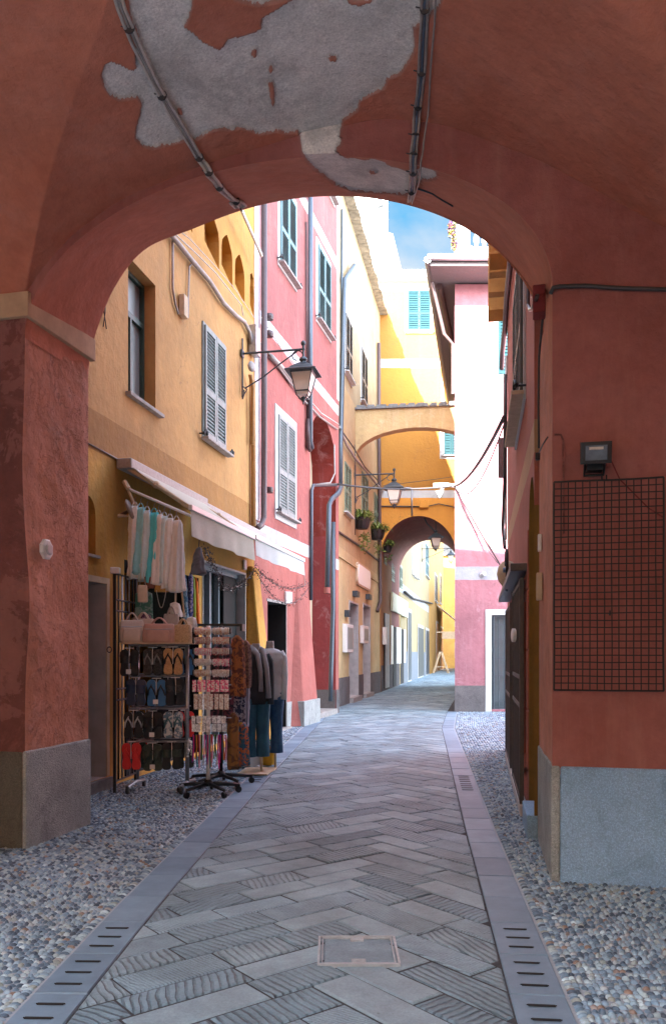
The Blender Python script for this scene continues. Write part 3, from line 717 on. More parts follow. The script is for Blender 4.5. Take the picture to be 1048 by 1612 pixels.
# storeys above and the street side
SW = [AW.P(-4.5, 0, -.62), AW.P(9.5, 0, -1.62)]
mb = MB(); A_ = Vector((SW[0].x, SW[0].y)); SWW = Wall(A_.x, A_.y, SW[1].x-A_.x, SW[1].y-A_.y)
uu0, uu1 = 4.5, 8.44
lp = [(uu0, 0), (uu0, 3.95)]+[(uu0+float(u), float(zF(u))) for u in UT[4:-4:4]]+[(uu1, 3.95), (uu1, 0)]
fillpoly(mb, SWW, [[(0, 0)]+lp+[(14, 0), (14, 5.8), (0, 5.8)]], 0)
mb.build('street_wall', M_ARCP, arc, fix=False)
pts = [(SW[0].x, SW[0].y), (SW[1].x, SW[1].y), q(9.5, 6.7), q(-4.5, 6.7)]
EAVE_Z = 13.15
block('upper_storeys', pts, 5.75, EAVE_Z, M_ARCP, 0)
mb = MB(); c0 = [Vector((*p, EAVE_Z)) for p in pts]; cc = sum(c0, Vector())/4
eav = [c+(c-cc)*.04+Vector((0, 0, .02)) for c in c0]; mb.add(eav+[c+Vector((0, 0, .12)) for c in eav]+[cc+Vector((0, 0, 1.6))], [(3, 2, 1, 0), (0, 1, 5, 4), (1, 2, 6, 5), (2, 3, 7, 6), (3, 0, 4, 7), (4, 5, 8), (5, 6, 8), (6, 7, 8), (7, 4, 8)])
mb.build('roof', M_SLATE, arc)
for uq, vq in ((-3.6, .2), (6.25, .2)):  # unseen side walls added to keep stray light off the vault
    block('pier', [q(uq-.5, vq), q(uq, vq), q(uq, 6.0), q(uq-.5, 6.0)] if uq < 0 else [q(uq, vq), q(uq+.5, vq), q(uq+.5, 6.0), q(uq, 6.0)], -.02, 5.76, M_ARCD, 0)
for uq in (-4.5, 5.9):
    block('pier', [q(uq, 6.01), q(uq+(2.2 if uq < 0 else 3.6), 6.01), q(uq+(2.2 if uq < 0 else 3.6), 6.69), q(uq, 6.69)], -.02, 5.78, M_ARCP, 0)
# ---------------------------------------------------------------- unseen house added behind the camera to block the low sun
def simple_house(name, label, x0, x1, y0, y1, z1, mat, face, trim=M_SH_GN, loc=None):
    root = thing(name, label, 'building', ((x0+x1)/2, (y0+y1)/2, 0)); mb = MB(); mb.box(((x0+x1)/2, (y0+y1)/2, z1/2), (x1-x0, y1-y0, z1)); mb.build('wall', mat, root)
    mb = MB(); mb.box(((x0+x1)/2, (y0+y1)/2, z1+.1), (x1-x0+.8, y1-y0+.8, .2)); mb.build('roof', M_SLATE, root, bevel=.03)
    W = Wall(x0, y1 if face > 0 else y0, 1, 0, -1 if face > 0 else 1); n = int((x1-x0)/2.6)
    for r in range(int((z1-1)/3.1)):
        for i in range(n):
            u = (i+.5)*(x1-x0)/n; shuttered(W, (u-.45, u+.45, 3.1*r+1.2+(r > 0)*.2, 3.1*r+2.7), root, trim, M_WHITE, None, .1)
    return root
simple_house('sun_blocking_house', 'ochre house added out of view behind the passage to block the sun', -26, 18, -16, -9.5, 12.0, M_CREAM, 1)

# ---------------------------------------------------------------- yellow house
YW = Wall(-4.41, 0, .2, 1)
u0 = 7.36/YW.e.y; uj = (14.93)/YW.e.y
def npx(a, b, c, d, e, f): return YW.rect(a, b, c, d, e, f)
R1_ = YW.rect(202, 406, 622, 245, 447, 644)
holes = [(rloop(*R1_), .20, 0)]
dr = (YW.u(112), YW.u(167), .12, YW.hit(168, 920)[1]); holes.append((rloop(*dr), .28, 1))
na = YW.rect(128, 770, 868, 151, 790, 875); holes.append((arch_loop(na[0], na[1], na[2], na[3]-.22, na[3]), .16, 0))
sd_ = (YW.u(196), YW.u(313), .06, 2.62); holes.append((rloop(*sd_), .7, 2))
sw = YW.rect(319, 900, 1010, 385, 890+12, 1010); sw = (sw[0], sw[1], .10, YW.hit(385, 905)[1]); holes.append((rloop(*sw), .3, 1))
# niches under the jetty
nich = []
for a, b in ((282, 303), (322, 345), (349, 366), (370, 385), (393.5, 404)):
    ua, ub = YW.u(a), min(YW.u(b), uj-.02); nich.append((ua, ub))
for ua, ub in nich:
    c_ = (ua+ub)/2
    loop = [(ua, 7.72), (ub, 7.58), (ub, 8.02), (ub-.03, 8.14), (c_+.1, 8.27), (c_, 8.33), (c_-.1, 8.27), (ua+.03, 8.14), (ua, 8.02)]
    holes.append((loop, .20, 3))
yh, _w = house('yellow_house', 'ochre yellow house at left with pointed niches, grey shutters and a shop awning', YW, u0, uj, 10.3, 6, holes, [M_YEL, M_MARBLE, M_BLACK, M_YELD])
for ua, ub in nich:
    loop = [(ua, 7.6), (ub, 7.45), (ub, 8.4), (ua, 8.4)]; panel(YW, loop, -.20, 'niche_back', M_YELD, yh)
    mb = MB(); mb.add([YW.P(ua, 7.72, .0), YW.P(ub, 7.58, 0), YW.P(ub, 7.80, -.19), YW.P(ua, 7.94, -.19), YW.P(ua, 7.72, -.19), YW.P(ub, 7.58, -.19)], [(0, 1, 2, 3), (0, 4, 5, 1), (0, 3, 4), (1, 5, 2)]); mb.build('niche_sill', M_YEL, yh)
panel(YW, rloop(na[0]-.05, na[1]+.05, na[2]-.05, na[3]+.05), -.16, 'niche_back', M_YELD, yh)
mb = MB(); YW.box(mb, na[0]-.05, na[1]+.06, na[2]-.03, na[2], -.15, .03); mb.build('niche_sill', M_STONE, yh)
# tall window with milky panes
wn = panel(YW, rloop(R1_[0]-.02, R1_[1]+.02, R1_[2]-.02, R1_[3]+.02), -.20, 'window', M_FROST, yh)
mb = MB(); a, b, c, d = R1_; f = .05
for x0, x1, y0, y1 in ((a, a+f, c, d), (b-f, b, c, d), (a+f, b-f, c, c+f), (a+f, b-f, d-f, d), (a+f, b-f, d-.57, d-.50), ((a+b)/2-.02, (a+b)/2+.02, c+f, d-.57)): YW.box(mb, x0, x1, y0, y1, -.196, -.15)
mb.build('window_frame', M_GREEN, wn)
mb = MB(); YW.box(mb, a-.07, b+.14, c-.05, c-.005, -.15, .07); mb.build('sill', M_STONE, wn, bevel=.005)
r2 = YW.rect(319, 512, 690, 352, 545, 710)
shuttered(YW, r2, yh, M_SH_GR, M_SH_GR, M_STONE, .035, .052, M_IRON)
# street door
mb = MB(); YW.box(mb, dr[0]+.03, dr[1], .15, dr[3], -.34, -.285); d_ = mb.build('door', M_BLACK, yh)
mb = MB(); YW.box(mb, dr[0]-.06, dr[1]+.10, -.02, .115, -.3, .06); mb.build('door_step', M_SLATE, yh, bevel=.008)
mb = MB(); YW.box(mb, dr[1]+.002, dr[1]+.07, .13, dr[3]+.07, -.02, .012); YW.box(mb, dr[0], dr[1]+.07, dr[3]+.004, dr[3]+.07, -.02, .0125); mb.build('door_surround', M_BEIGE, yh)
# shop window
wn = panel(YW, rloop(*sw), -.30, 'shop_window', M_GLASS, yh); mb = MB(); a, b, c, d = sw; n = 3
for i in range(n+1): x = a+(b-a)*.62*i/n; YW.box(mb, x, x+.07, c, d, -.29, -.2)
YW.box(mb, a, b, d-.07, d-.001, -.2, -.12); YW.box(mb, a, b, c, c+.07, -.2, -.12); mb.build('window_frame', M_GREYF, wn)
mb = MB(); YW.box(mb, a+(b-a)*.66, b-.01, c+.05, d-.08, -.17, -.14); mb.build('shutter', M_BLACK, wn)
mb = MB(); YW.box(mb, a-.02, a, c, d+.03, 0, .015); YW.box(mb, b, b+.03, c, d+.03, 0, .015); YW.box(mb, a, b, d, d+.03, 0, .015); mb.build('window_surround', M_MARBLE, wn)
# battered buttress at the joint with the pink house
ub0, ub1 = YW.u(392), YW.u(402)+.05
mb = MB(); zt = 3.05
ua_, ubb = YW.u(386)+.1, uj-.02
mb.hexa([YW.P(ua_-.12, 0, 0), YW.P(ubb+.1, 0, 0), YW.P(ubb+.1, 0, .42), YW.P(ua_-.05, 0, .42), YW.P(ua_, zt, 0), YW.P(ubb, zt, 0), YW.P(ubb, zt, .1), YW.P(ua_, zt, .1)])
mb.build('buttress', M_YEL, yh, bevel=.03)
mb = MB(); YW.box(mb, u0, uj, 10.3, 10.5, -6.3, .35); mb.build('roof', M_SLATE, yh)
# pipes and cables of the yellow house
def wallpipe(W, name, pts, r, mat, parent, d=.06, n=8, clips=None):
    P = [W.px(x, y, d if len(q_) == 0 else q_[0]) for x, y, *q_ in pts]; mb = MB(); mb.tube(P, r, n)
    o = mb.build(name, mat, parent, smooth=True)
    return o
def sag(a, b, n=10, s=.1): a = Vector(a); b = Vector(b); return [a.lerp(b, i/n)-Vector((0, 0, 4*s*(i/n)*(1-i/n))) for i in range(n+1)]
wallpipe(YW, 'drain_pipe', [(399, 600), (399, 828)], .045, M_PIPEO, yh)
wallpipe(YW, 'cable', [(136, 696), (184, 722), (250, 755), (393, 829)], .010, M_CABLE, yh, .012)
wallpipe(YW, 'cable', [(257, 356), (272, 372), (300, 407), (330, 442), (352, 477), (372, 497), (385, 507), (393, 523), (396, 545)], .035, M_CABLE, yh, .06)
wallpipe(YW, 'cable', [(258, 352), (280, 372), (310, 400), (340, 430), (380, 480), (383, 497)], .009, M_CABLEL, yh, .10)
wallpipe(YW, 'cable', [(266, 350), (300, 377), (340, 420), (370, 455), (400, 500)], .006, M_CABLEL, yh, .14)
wallpipe(YW, 'cable', [(272, 372), (272, 455), (276, 478), (281, 494)], .016, M_CABLE, yh, .03)
wallpipe(YW, 'cable', [(304, 412), (298, 420), (296, 500), (290, 496)], .014, M_CABLE, yh, .03)
mb = MB(); u_, z_ = YW.hit(282, 482); YW.box(mb, u_-.03, u_+.12, z_-.14, z_+.16, .01, .09); mb.build('junction_box', M_BEIGE, yh, bevel=.01)
wallpipe(YW, 'cable', [(166, 455), (164, 490), (168, 518)], .006, M_CABLED, yh, .02); wallpipe(YW, 'cable', [(166, 458), (166, 492), (163, 514)], .006, M_CABLED, yh, .03)
mb = MB(); u_, z_ = YW.hit(397, 545); YW.box(mb, u_-.28, u_+.0, z_-.22, z_+.28, .02, .16); mb.build('junction_box', M_GALV, yh, bevel=.01)
mb = MB(); c_ = YW.px(396, 577, .2); mb.lathe([(.02, -.025), (.08, -.022), (.09, 0), (.08, .022), (.02, .025)], c_, 18, M=Matrix.Rotation(1.0, 3, 'Z') @ Matrix.Rotation(PI/2, 3, 'X')); mb.build('electric_meter', M_CABLE, yh, smooth=True)
mb = MB(); mb.tube([YW.px(394, 590, .1), YW.px(398, 610, .1), YW.px(397, 700, .08)], .035, 8); mb.build('drain_pipe', M_PIPEO, yh, smooth=True)
# twisted rope-like bundle high on the wall
mb = MB()
for k in range(3):
    pts_ = []
    for i in range(60):
        t_ = i/59; b_ = YW.px(380+32*t_, 330+72*t_, .25); a_ = t_*34+k*2*PI/3; pts_.append(b_+Vector((0, math.cos(a_), math.sin(a_)))*.022)
    mb.tube(pts_, .02, 6)
mb.build('cable', M_CABLEL, yh, smooth=True)

# ---------------------------------------------------------------- pink house
PW = Wall(-5.16, 0, .25, 1)
ul, ur = 14.95/PW.e.y, PW.u(533)
uA0, uA1 = PW.u(488), PW.u(528.5)
zsp = PW.hit(490, 700)[1]; zs2 = PW.hit(527.5, 742)[1]; c_u = (uA0+uA1)/2; zap = PW.hit(503, 651)[1]
na_ = 14; arcp = [(c_u-(uA1-uA0)/2*math.cos(PI*i/na_), (zsp*(1-i/na_)+zs2*i/na_)+(zap-(zsp+zs2)/2)*math.sin(PI*i/na_)) for i in range(na_+1)]
outl = [(ul, 0), (uA0, 0)]+arcp+[(uA1, 0), (ur, 0), (ur, 15.6), (ul, 15.6)]
pd = (PW.u(421), PW.u(450), .03, PW.hit(450, 952)[1])
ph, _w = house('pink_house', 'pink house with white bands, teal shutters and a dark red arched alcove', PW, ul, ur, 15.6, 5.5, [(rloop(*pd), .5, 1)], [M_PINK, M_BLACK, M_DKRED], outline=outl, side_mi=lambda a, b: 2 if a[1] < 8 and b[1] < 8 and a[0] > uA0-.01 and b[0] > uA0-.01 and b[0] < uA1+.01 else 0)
# alcove
panel(PW, [(uA0-.3, 0), (uA1+.4, 0), (uA1+.4, zap+.3), (uA0-.3, zap+.3)], -.62, 'alcove_wall', M_BEIGE, ph)
mb = MB(); PW.box(mb, uA1+.004, uA1+.06, 0.0, zap+.1, -.61, -.02); mb.build('alcove_wall', M_DKRED, ph)
mb = MB(); PW.box(mb, uA0-.1, uA1, -.02, .13, -.6, .05); mb.build('door_step', M_STONE, ph, bevel=.01)
mb = MB(); PW.box(mb, uA1-.02, uA1+.003, .0, .60, -.6, -.015); mb.build('plinth', M_PL_DK, ph); mb = MB(); PW.box(mb, uA1+.0031, ur+.01, 0, .60, -.01, .015); mb.build('plinth', M_PL_DK, ph)
mb = MB(); PW.box(mb, pd[1]+.02, uA0+.004, -.01, .52, -.01, .02); mb.build('plinth', M_PL_GR, ph)
mb = MB(); PW.box(mb, ul, ur+.1, 15.6, 15.8, -5.6, .40); mb.build('roof', M_SLATE, ph)
mb = MB(); PW.box(mb, ul+.0, ul+.30, 3.95, 15.5, 0, .014); mb.build('quoin_strip', M_PINKW, ph)
mb = MB(); PW.box(mb, ur-.22, ur+.004, 8.0, 15.5, 0, .012); mb.build('quoin_strip', M_PINKW, ph)
for rc, m in (((439.5, 284, 412, 463.5, 320, 448), M_SH_TL), ((499, 388, 502, 518.5, 415, 530), M_SH_TL), ((436, 646, 802, 462, 680, 822), M_SH_GR)):
    r_ = PW.rect(*rc); shuttered(PW, r_, ph, m, M_WHITE, M_STONE, .11 if m is M_SH_TL else .16, .055, M_IRON)
r_ = PW.rect(513, 240, 297, 524, 262, 312); shuttered(PW, r_, ph, M_SH_TL, M_WHITE, M_STONE, .11, .055, M_IRON)
# door of the pink house
mb = MB(); a, b, c, d = pd; PW.box(mb, a, a+(b-a)*.45, c, d, -.30, -.26); do = mb.build('door', M_GLASS, ph)
mb = MB(); PW.box(mb, a+(b-a)*.42, a+(b-a)*.46+.05, c, d, -.26, -.2); PW.box(mb, a, a+.08, c, d, -.26, -.2); PW.box(mb, a+.08, a+(b-a)*.42, d-.1, d-.002, -.26, -.2); mb.build('door_frame', M_GREYF, do)
mb = MB(); PW.box(mb, b+.0, b+.03, c, d+.03, -.0, .012); PW.box(mb, a-.05, b, d, d+.05, -.0, .012); mb.build('door_surround', M_STONE, do)
mb = MB(); PW.box(mb, a-.1, b+.05, -.02, .03, -.3, .12); mb.build('door_step', M_STONE, ph)
# buttress right of the door
mb = MB(); a, b = PW.u(458), PW.u(486); zt = PW.hit(470, 905)[1]
mb.hexa([PW.P(a-.1, .0, .0), PW.P(b, 0, 0), PW.P(b, 0, .24), PW.P(a+.15, 0, .24), PW.P(a+.4, zt, 0), PW.P(b-.2, zt, 0), PW.P(b-.2, zt, .02), PW.P(a+.5, zt, .02)]); mb.build('buttress', M_PINK, ph, bevel=.02)
mb = MB(); PW.box(mb, a+.1, b+.01, -.01, .52, .05, .262); mb.build('plinth', M_PL_GR, ph, bevel=.01)
for x_ in (449.5, 454.5):
    mb = MB(); u_, z_ = PW.hit(x_, 941); PW.box(mb, u_-.10, u_+.10, z_-.12, z_+.12, .005, .05); mb.build('switch_box', M_PLASTW, ph, bevel=.01)
# downpipes
wallpipe(PW, 'drain_pipe', [(416, 240), (416, 700), (415.5, 815), (412, 826), (404, 832)], .055, M_PIPED, ph, .10, 10)
for yy in (500, 527, 772): 
    u_, z_ = PW.hit(416, yy); mb = MB(); c_ = PW.P(u_, z_, .1); mb.lathe([(.075, -.05), (.082, 0), (.075, .05)], c_, 12); mb.tube([PW.P(u_, z_, 0), PW.P(u_-.2, z_, .05)], .012, 6); mb.build('pipe_clamp', M_PIPED, ph)
wallpipe(PW, 'drain_pipe', [(488.5, 240), (488.5, 695), (491, 706)], .055, M_PIPEB, ph, .11, 10)
wallpipe(PW, 'cable', [(482, 350), (483, 520), (483.5, 690)], .02, M_PIPED, ph, .03)
wallpipe(PW, 'cable', [(485.5, 660), (485, 705), (488, 708)], .055, M_PIPED, ph, .07)
wallpipe(PW, 'cable', [(411, 540), (455, 600), (480, 632), (503, 656), (531, 676)], .022, M_CABLE, ph, .05)
wallpipe(PW, 'cable', [(430, 560), (470, 610), (505, 650), (533, 668)], .014, M_CABLEL, ph, .09)
wallpipe(PW, 'cable', [(412, 500), (445, 552), (480, 600)], .010, M_CABLEL, ph, .07)
wallpipe(PW, 'cable', [(425, 560), (440, 575), (452, 590), (460, 600)], .05, M_CABLE, ph, .06)
wallpipe(PW, 'drain_pipe', [(489.5, 945), (490.5, 772), (493, 764), (530, 763)], .038, M_PIPEB, ph, .05)
wallpipe(PW, 'drain_pipe', [(515, 925), (518, 795), (522, 786), (533, 776), (537, 765)], .062, M_PIPEB, ph, .10, 10)
mb = MB(); mb.tube([PW.px(514.8, 925, .1), PW.px(514.6, 934, .1)], .078, 10); mb.build('drain_pipe', M_PINK, ph)
wallpipe(PW, 'drain_pipe', [(524.5, 822), (524, 960), (521, 1060), (520, 1104)], .055, M_PIPEB, ph, .10, 10)
wallpipe(PW, 'cable', [(497, 763), (520, 760), (527, 745), (526, 700)], .018, M_CABLE, ph, .04)

# ---------------------------------------------------------------- cream house
CW = Wall(-4.16, 0, .183, 1)
cl, cr_ = 21.4/CW.e.y, 32.95/CW.e.y
d1 = (CW.u(549.5), CW.u(563), .16, CW.hit(563, 953)[1]); d2 = (CW.u(571), CW.u(582), .14, CW.hit(582, 956)[1])
ch, _w = house('cream_house', 'pale cream house beyond the pink one with flower boxes and a blank oval sign', CW, cl, cr_, 15.05, 6, [(rloop(*d1), .5, 1), (rloop(*d2), .5, 1)], [M_CREAM, M_MARBLE])
for dd in (d1, d2):
    mb = MB(); CW.box(mb, dd[0], dd[1], dd[2], dd[3], -.55, -.5); mb.build('door', M_PIPED, ch)
    mb = MB(); CW.box(mb, dd[0]-.1, dd[1]+.1, -.02, dd[2]-.004, -.3, .14); mb.build('door_step', M_STONE, ch)
    mb = MB(); CW.box(mb, dd[0]-.06, dd[1]+.06, dd[3], dd[3]+.06, .0, .02); CW.box(mb, dd[0]-.06, dd[0], dd[2], dd[3], 0, .02); CW.box(mb, dd[1], dd[1]+.06, dd[2], dd[3], 0, .02); mb.build('door_surround', M_MARBLE, ch)
    u_ = (dd[0]+dd[1])/2; mb = MB(); CW.box(mb, u_-.28, u_+.28, dd[3]+.22, dd[3]+.40, .0, .16); mb.build('wall_lamp', M_IRONB, ch, bevel=.01)
mb = MB(); u_, z_ = CW.hit(543.5, 966); CW.box(mb, u_-.2, u_+.2, z_-.1, z_+.1, .0, .14); mb.build('wall_lamp', M_IRONB, ch, bevel=.01)
pl = [cl, d1[0]-.065, d1[1]+.065, d2[0]-.065, d2[1]+.065, cr_]
for i in (0, 2, 4): mb = MB(); CW.box(mb, pl[i], pl[i+1], -.01, .82, -.01, .03); mb.build('plinth', M_PL_DK, ch)
# eaves: rough stone slabs
mb = MB(); u_ = cl-.5
while u_ < cr_+.3:
    L = random.uniform(.5, .9); j_ = random.uniform(-.03, .03); CW.box(mb, u_, u_+L-.02, 15.06, 15.13+j_*.5, -.6, .30+j_); CW.box(mb, u_+.1, u_+L-.1, 15.14, 15.20+j_*.6, -.6, .24+j_); u_ += L
mb.build('eaves', simple('rough_roof_slabs', (.26, .24, .19), .9, var=.4, scale=6, bump=.8), ch)
mb = MB(); mb.add([CW.P(cl, 15.21, .2), CW.P(cr_, 15.21, .2), CW.P(cr_, 17.2, -5), CW.P(cl, 17.2, -5), CW.P(cl, 15.05, -6), CW.P(cr_, 15.05, -6)], [(0, 1, 2, 3), (2, 3, 4, 5), (0, 3, 4), (1, 2, 5)]); mb.build('roof', M_SLATE, ch)
for rc, m, tr in (((543, 496, 587, 552.5, 510, 599), M_SH_DK, True), ((568, 550, 632, 576.5, 562, 643), M_SH_DK, True), ((541, 726, 806, 550.5, 738, 812), M_SH_GN, True), ((568, 744, 806, 577.5, 752, 818), M_SH_GN, True), ((587.5, 775, 824, 593.5, 782, 834), M_SH_GN, True)):
    r_ = CW.rect(*rc); shuttered(CW, r_, ch, m, M_WHITE if m is M_SH_DK else M_CREAM, M_WHITE, .12, .07, M_IRON if m is M_SH_DK else None)
wallpipe(CW, 'drain_pipe', [(557, 418), (542, 441), (541, 470), (536, 700), (535.5, 765)], .07, M_PIPEB, ch, .13, 10)
wallpipe(CW, 'drain_pipe', [(538, 330), (537, 700)], .035, M_PIPEB, ch, .06, 8)
wallpipe(CW, 'drain_pipe', [(596, 540), (596.5, 700), (597.5, 860), (598.5, 945), (594, 962)], .07, M_PIPED, ch, .10, 8)
wallpipe(CW, 'cable', [(528, 834), (540, 842), (570, 862), (597, 884)], .035, M_PIPED, ch, .04)
wallpipe(CW, 'cable', [(534, 672), (545, 700), (559, 722), (575, 740), (592, 762), (605, 775)], .04, M_CABLE, ch, .10)
wallpipe(CW, 'cable', [(536, 676), (556, 704), (574, 735), (594, 756)], .02, M_CABLED, ch, .14)
wallpipe(CW, 'cable', [(558.5, 700), (559, 760), (559, 842)], .012, M_CABLED, ch, .03)
mb = MB(); CW.box(mb, cl, cr_, 4.28, 4.36, 0, .05); mb.build('string_course', M_CREAM, ch)
# blank rounded sign
u_a, z_a = CW.hit(559.5, 888); u_b, z_b = CW.hit(580, 932)
su0, su1 = u_a, u_b; sz0 = CW.hit(570, 926)[1]; sz1 = CW.hit(570, 891)[1]
sg = thing('wall_sign', 'blank white rounded sign high on the cream wall', 'sign', CW.P((su0+su1)/2, (sz0+sz1)/2, .06))
def rr(u0, u1, z0, z1, r, n=6):
    L = []
    for cx, cz, a0 in ((u1-r, z0+r, -PI/2), (u1-r, z1-r, 0), (u0+r, z1-r, PI/2), (u0+r, z0+r, PI)):
        for i in range(n+1): a = a0+PI/2*i/n; L.append((cx+r*math.cos(a), cz+r*math.sin(a)))
    return L
def slabsign(W, loop, d0, d1, name, mat, parent):
    mb = MB(); n = len(loop); fillpoly(mb, W, [loop], d1)
    mb.add([W.P(*p, d0) for p in loop]+[W.P(*p, d1) for p in loop], [(i, (i+1) % n, n+(i+1) % n, n+i) for i in range(n)]); return mb.build(name, mat, parent, fix=False)
slabsign(CW, rr(su0, su1, sz0, sz1, .22), .005, .07, 'frame', M_BEIGE, sg)
slabsign(CW, rr(su0+.08, su1-.08, sz0+.06, sz1-.06, .2), .0705, .085, 'panel', simple('sign_white', (.82, .85, .82), .5, var=.03), sg)
for lab, rc in (('tall white framed notice case left of the first cream house door', (538.6, 984, 1026, 549, 982, 1028)), ('white framed notice case between the two cream house doors', (566, 986, 1013, 574, 985, 1013))):
    r_ = CW.rect(*rc); t = thing('notice_case', lab, 'notice case', CW.P((r_[0]+r_[1])/2, r_[2], .1), 'notice cases beside the cream house doors')
    mb = MB(); CW.box(mb, r_[0], r_[1], r_[2], r_[3], .002, .14); mb.build('case', M_PLASTW, t, bevel=.015)
    mb = MB(); CW.box(mb, r_[0]+.12, r_[1]-.12, r_[2]+.1, r_[3]-.1, .1401, .148); mb.build('pane', M_FROST, t)

# ---------------------------------------------------------------- flying arch across the street
BX0 = CW.P(CW.u(559), 0, 0); BW = Wall(BX0.x, BX0.y, 3.5, -.5)
bt = 9.38
t = thing('flying_arch', 'cream plastered flying arch with slate capping spanning the street', 'arch', BW.P(1.7, bt, -.2))
Lb = 3.9; lo = [(0, bt), (0, 7.6)]+[(.02+Lb/2-(Lb/2)*math.cos(PI*i/16), 7.9+.85*math.sin(PI*i/16)) for i in range(17)]+[(Lb+.1, 7.6), (Lb+.1, bt)]
mb = MB(); n = len(lo); fillpoly(mb, BW, [lo], 0); fillpoly(mb, BW, [lo], -.42); mb.add([BW.P(*p, 0) for p in lo]+[BW.P(*p, -.42) for p in lo], [(i, (i+1) % n, n+(i+1) % n, n+i) for i in range(n)]); mb.build('arch_body', M_CREAM, t, fix=False)
mb = MB(); u_ = 0
while u_ < Lb:
    L = random.uniform(.25, .45); BW.box(mb, u_, u_+L-.01, bt+.004, bt+.07+random.uniform(-.01, .02), -.52, .08+random.uniform(0, .03)); BW.box(mb, u_+.05, u_+L-.03, bt+.09, bt+.15, -.45, .02); u_ += L
mb.build('slate_capping', M_SLATE, t)

# ---------------------------------------------------------------- orange house with the passage
OW = Wall(1.86, 33.0, 1, 0)
def skew_house(root, W, out, holes, dvec, mats):
    mb = MB(); fillpoly(mb, W, [out]+[h[0] for h in holes]); dv = Vector((*dvec, 0))
    for loop, dd, mi in holes:
        n = len(loop)
        for i in range(n): a, b = loop[i], loop[(i+1) % n]; mb.add([W.P(*a), W.P(*b), W.P(*b, -dd), W.P(*a, -dd)], [(0, 1, 2, 3)], mi)
    n = len(out)
    for i in range(n):
        a, b = out[i], out[(i+1) % n]; A, B = W.P(*a), W.P(*b); mb.add([A, B, B+dv, A+dv], [(0, 1, 2, 3)], 1 if (a[0] > .01 and a[1] < 7.2 and b[1] < 7.2 and a[0] < 3.2) else 0)
    f = len(mb.v); flat = [W.P(*p)+dv for p in out]; mb.add(flat, tessellate_polygon([[Vector((p[0], p[1], 0)) for p in out]]))
    return mb.build('wall', mats, root, fix=False)
oh = thing('orange_house', 'tall orange house bridging the street over a dark red arched passage', 'building', (3.4, 36, 0))
na_ = 22; oa = [(.04+1.52-1.52*math.cos(PI*i/na_), 5.33+1.70*math.sin(PI*i/na_)) for i in range(na_+1)]
out = [(0, 0), (.04, 0)]+oa+[(3.08, 0), (7, 0), (7, 16.5), (0, 16.5)]
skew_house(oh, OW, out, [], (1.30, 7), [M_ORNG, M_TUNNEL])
mb = MB(); zz = OW.hit(640, 437)[1]
mb.add([(1.0, 32.7, 16.5), (9, 32.7, 16.5), (10.3, 38.2, 19.3), (2.3, 38.2, 19.3), (1.0, 32.7, 16.4), (9, 32.7, 16.4), (10.5, 43, 16.4), (2.5, 43, 16.4)], [(0, 1, 2, 3), (4, 5, 6, 7), (0, 1, 5, 4), (2, 3, 7, 6), (0, 3, 7, 4), (1, 2, 6, 5)]); mb.build('roof', M_ROOF, oh)
mb = MB(); mb.tube([(1.1, 32.66, 16.45), (8, 32.66, 16.45)], .09, 8); mb.build('gutter', M_GALV, oh)
shuttered(OW, OW.rect(641, 457, 521, 677.5, 457, 521), oh, M_SH_BL, M_WHITE, M_BEIGE, .10, .085)
shuttered(OW, OW.rect(698, 679, 716, 722, 679, 716), oh, M_SH_BL, M_WHITE, M_WHITE, .16, .085)
shuttered(OW, OW.rect(698, 600, 641, 722, 600, 641), oh, M_SH_BL, M_WHITE, M_WHITE, .10, .085)
mb = MB(); u_, z_ = OW.hit(666.5, 794); OW.box(mb, u_-.18, u_+.18, z_-.16, z_+.16, .0, .14); mb.build('junction_box', M_ORNG, oh, bevel=.02)
wallpipe(OW, 'drain_pipe', [(648, 768), (648, 812)], .035, M_GALV, oh, .08); wallpipe(OW, 'drain_pipe', [(628, 768), (646, 768), (648, 772)], .03, M_GALV, oh, .08)
wallpipe(OW, 'cable', [(599, 797), (660, 797.5)], .03, M_CABLED, oh, .05); wallpipe(OW, 'cable', [(673, 797), (690, 793), (717, 799)], .02, M_CABLED, oh, .06)
wallpipe(OW, 'cable', [(600, 765), (680, 755), (717, 750)], .012, M_CABLED, oh, .2)
# ground floor side wall inside the passage
TW = Wall(1.88-.0*33, 33.0, .183, 1); tl = 7.2
mb = MB(); TW.box(mb, 0.0, tl, 0, 5.9, -.4, .03); mb.build('passage_wall', M_BROWN, oh)
mb = MB(); TW.box(mb, 0, tl, 0, 1.05, .031, .05); mb.build('plinth', M_PL_DK, oh)
for rc in ((614.5, 849, 914, 619.5, 852, 918), (628, 872, 925, 632, 876, 928), (603, 868, 888, 607, 872, 890)):
    r_ = TW.rect(*rc); r_ = (max(r_[0], .1), r_[1], r_[2], min(r_[3], 5.85)); shuttered(TW, r_, oh, M_SH_GN, M_WHITE, None, .08, .08)
sb = thing('shop_sign', 'blank pale green fascia board over the dark shop doors in the passage', 'sign', TW.P(3, 3.3, .1))
a_, b_ = TW.hit(612.5, 934), TW.hit(637, 948); mb = MB(); TW.box(mb, a_[0], b_[0], TW.hit(625, 967)[1], TW.hit(625, 940)[1], .052, .16); mb.build('board', simple('pale_green_board', (.62, .68, .50), .5, var=.05), sb, bevel=.01)
for x0, x1 in ((616.5, 621), (629, 633)):
    mb = MB(); TW.box(mb, TW.u(x0), TW.u(x1), .05, 2.75, .052, .075); mb.build('shop_door', M_BLACK, oh)
for x0, x1 in ((612.8, 616.2), (621.3, 628.7), (633.3, 636)):
    mb = MB(); TW.box(mb, TW.u(x0), TW.u(x1), 1.06, 2.78, .052, .08); mb.build('shop_panel', M_PLASTW, oh)
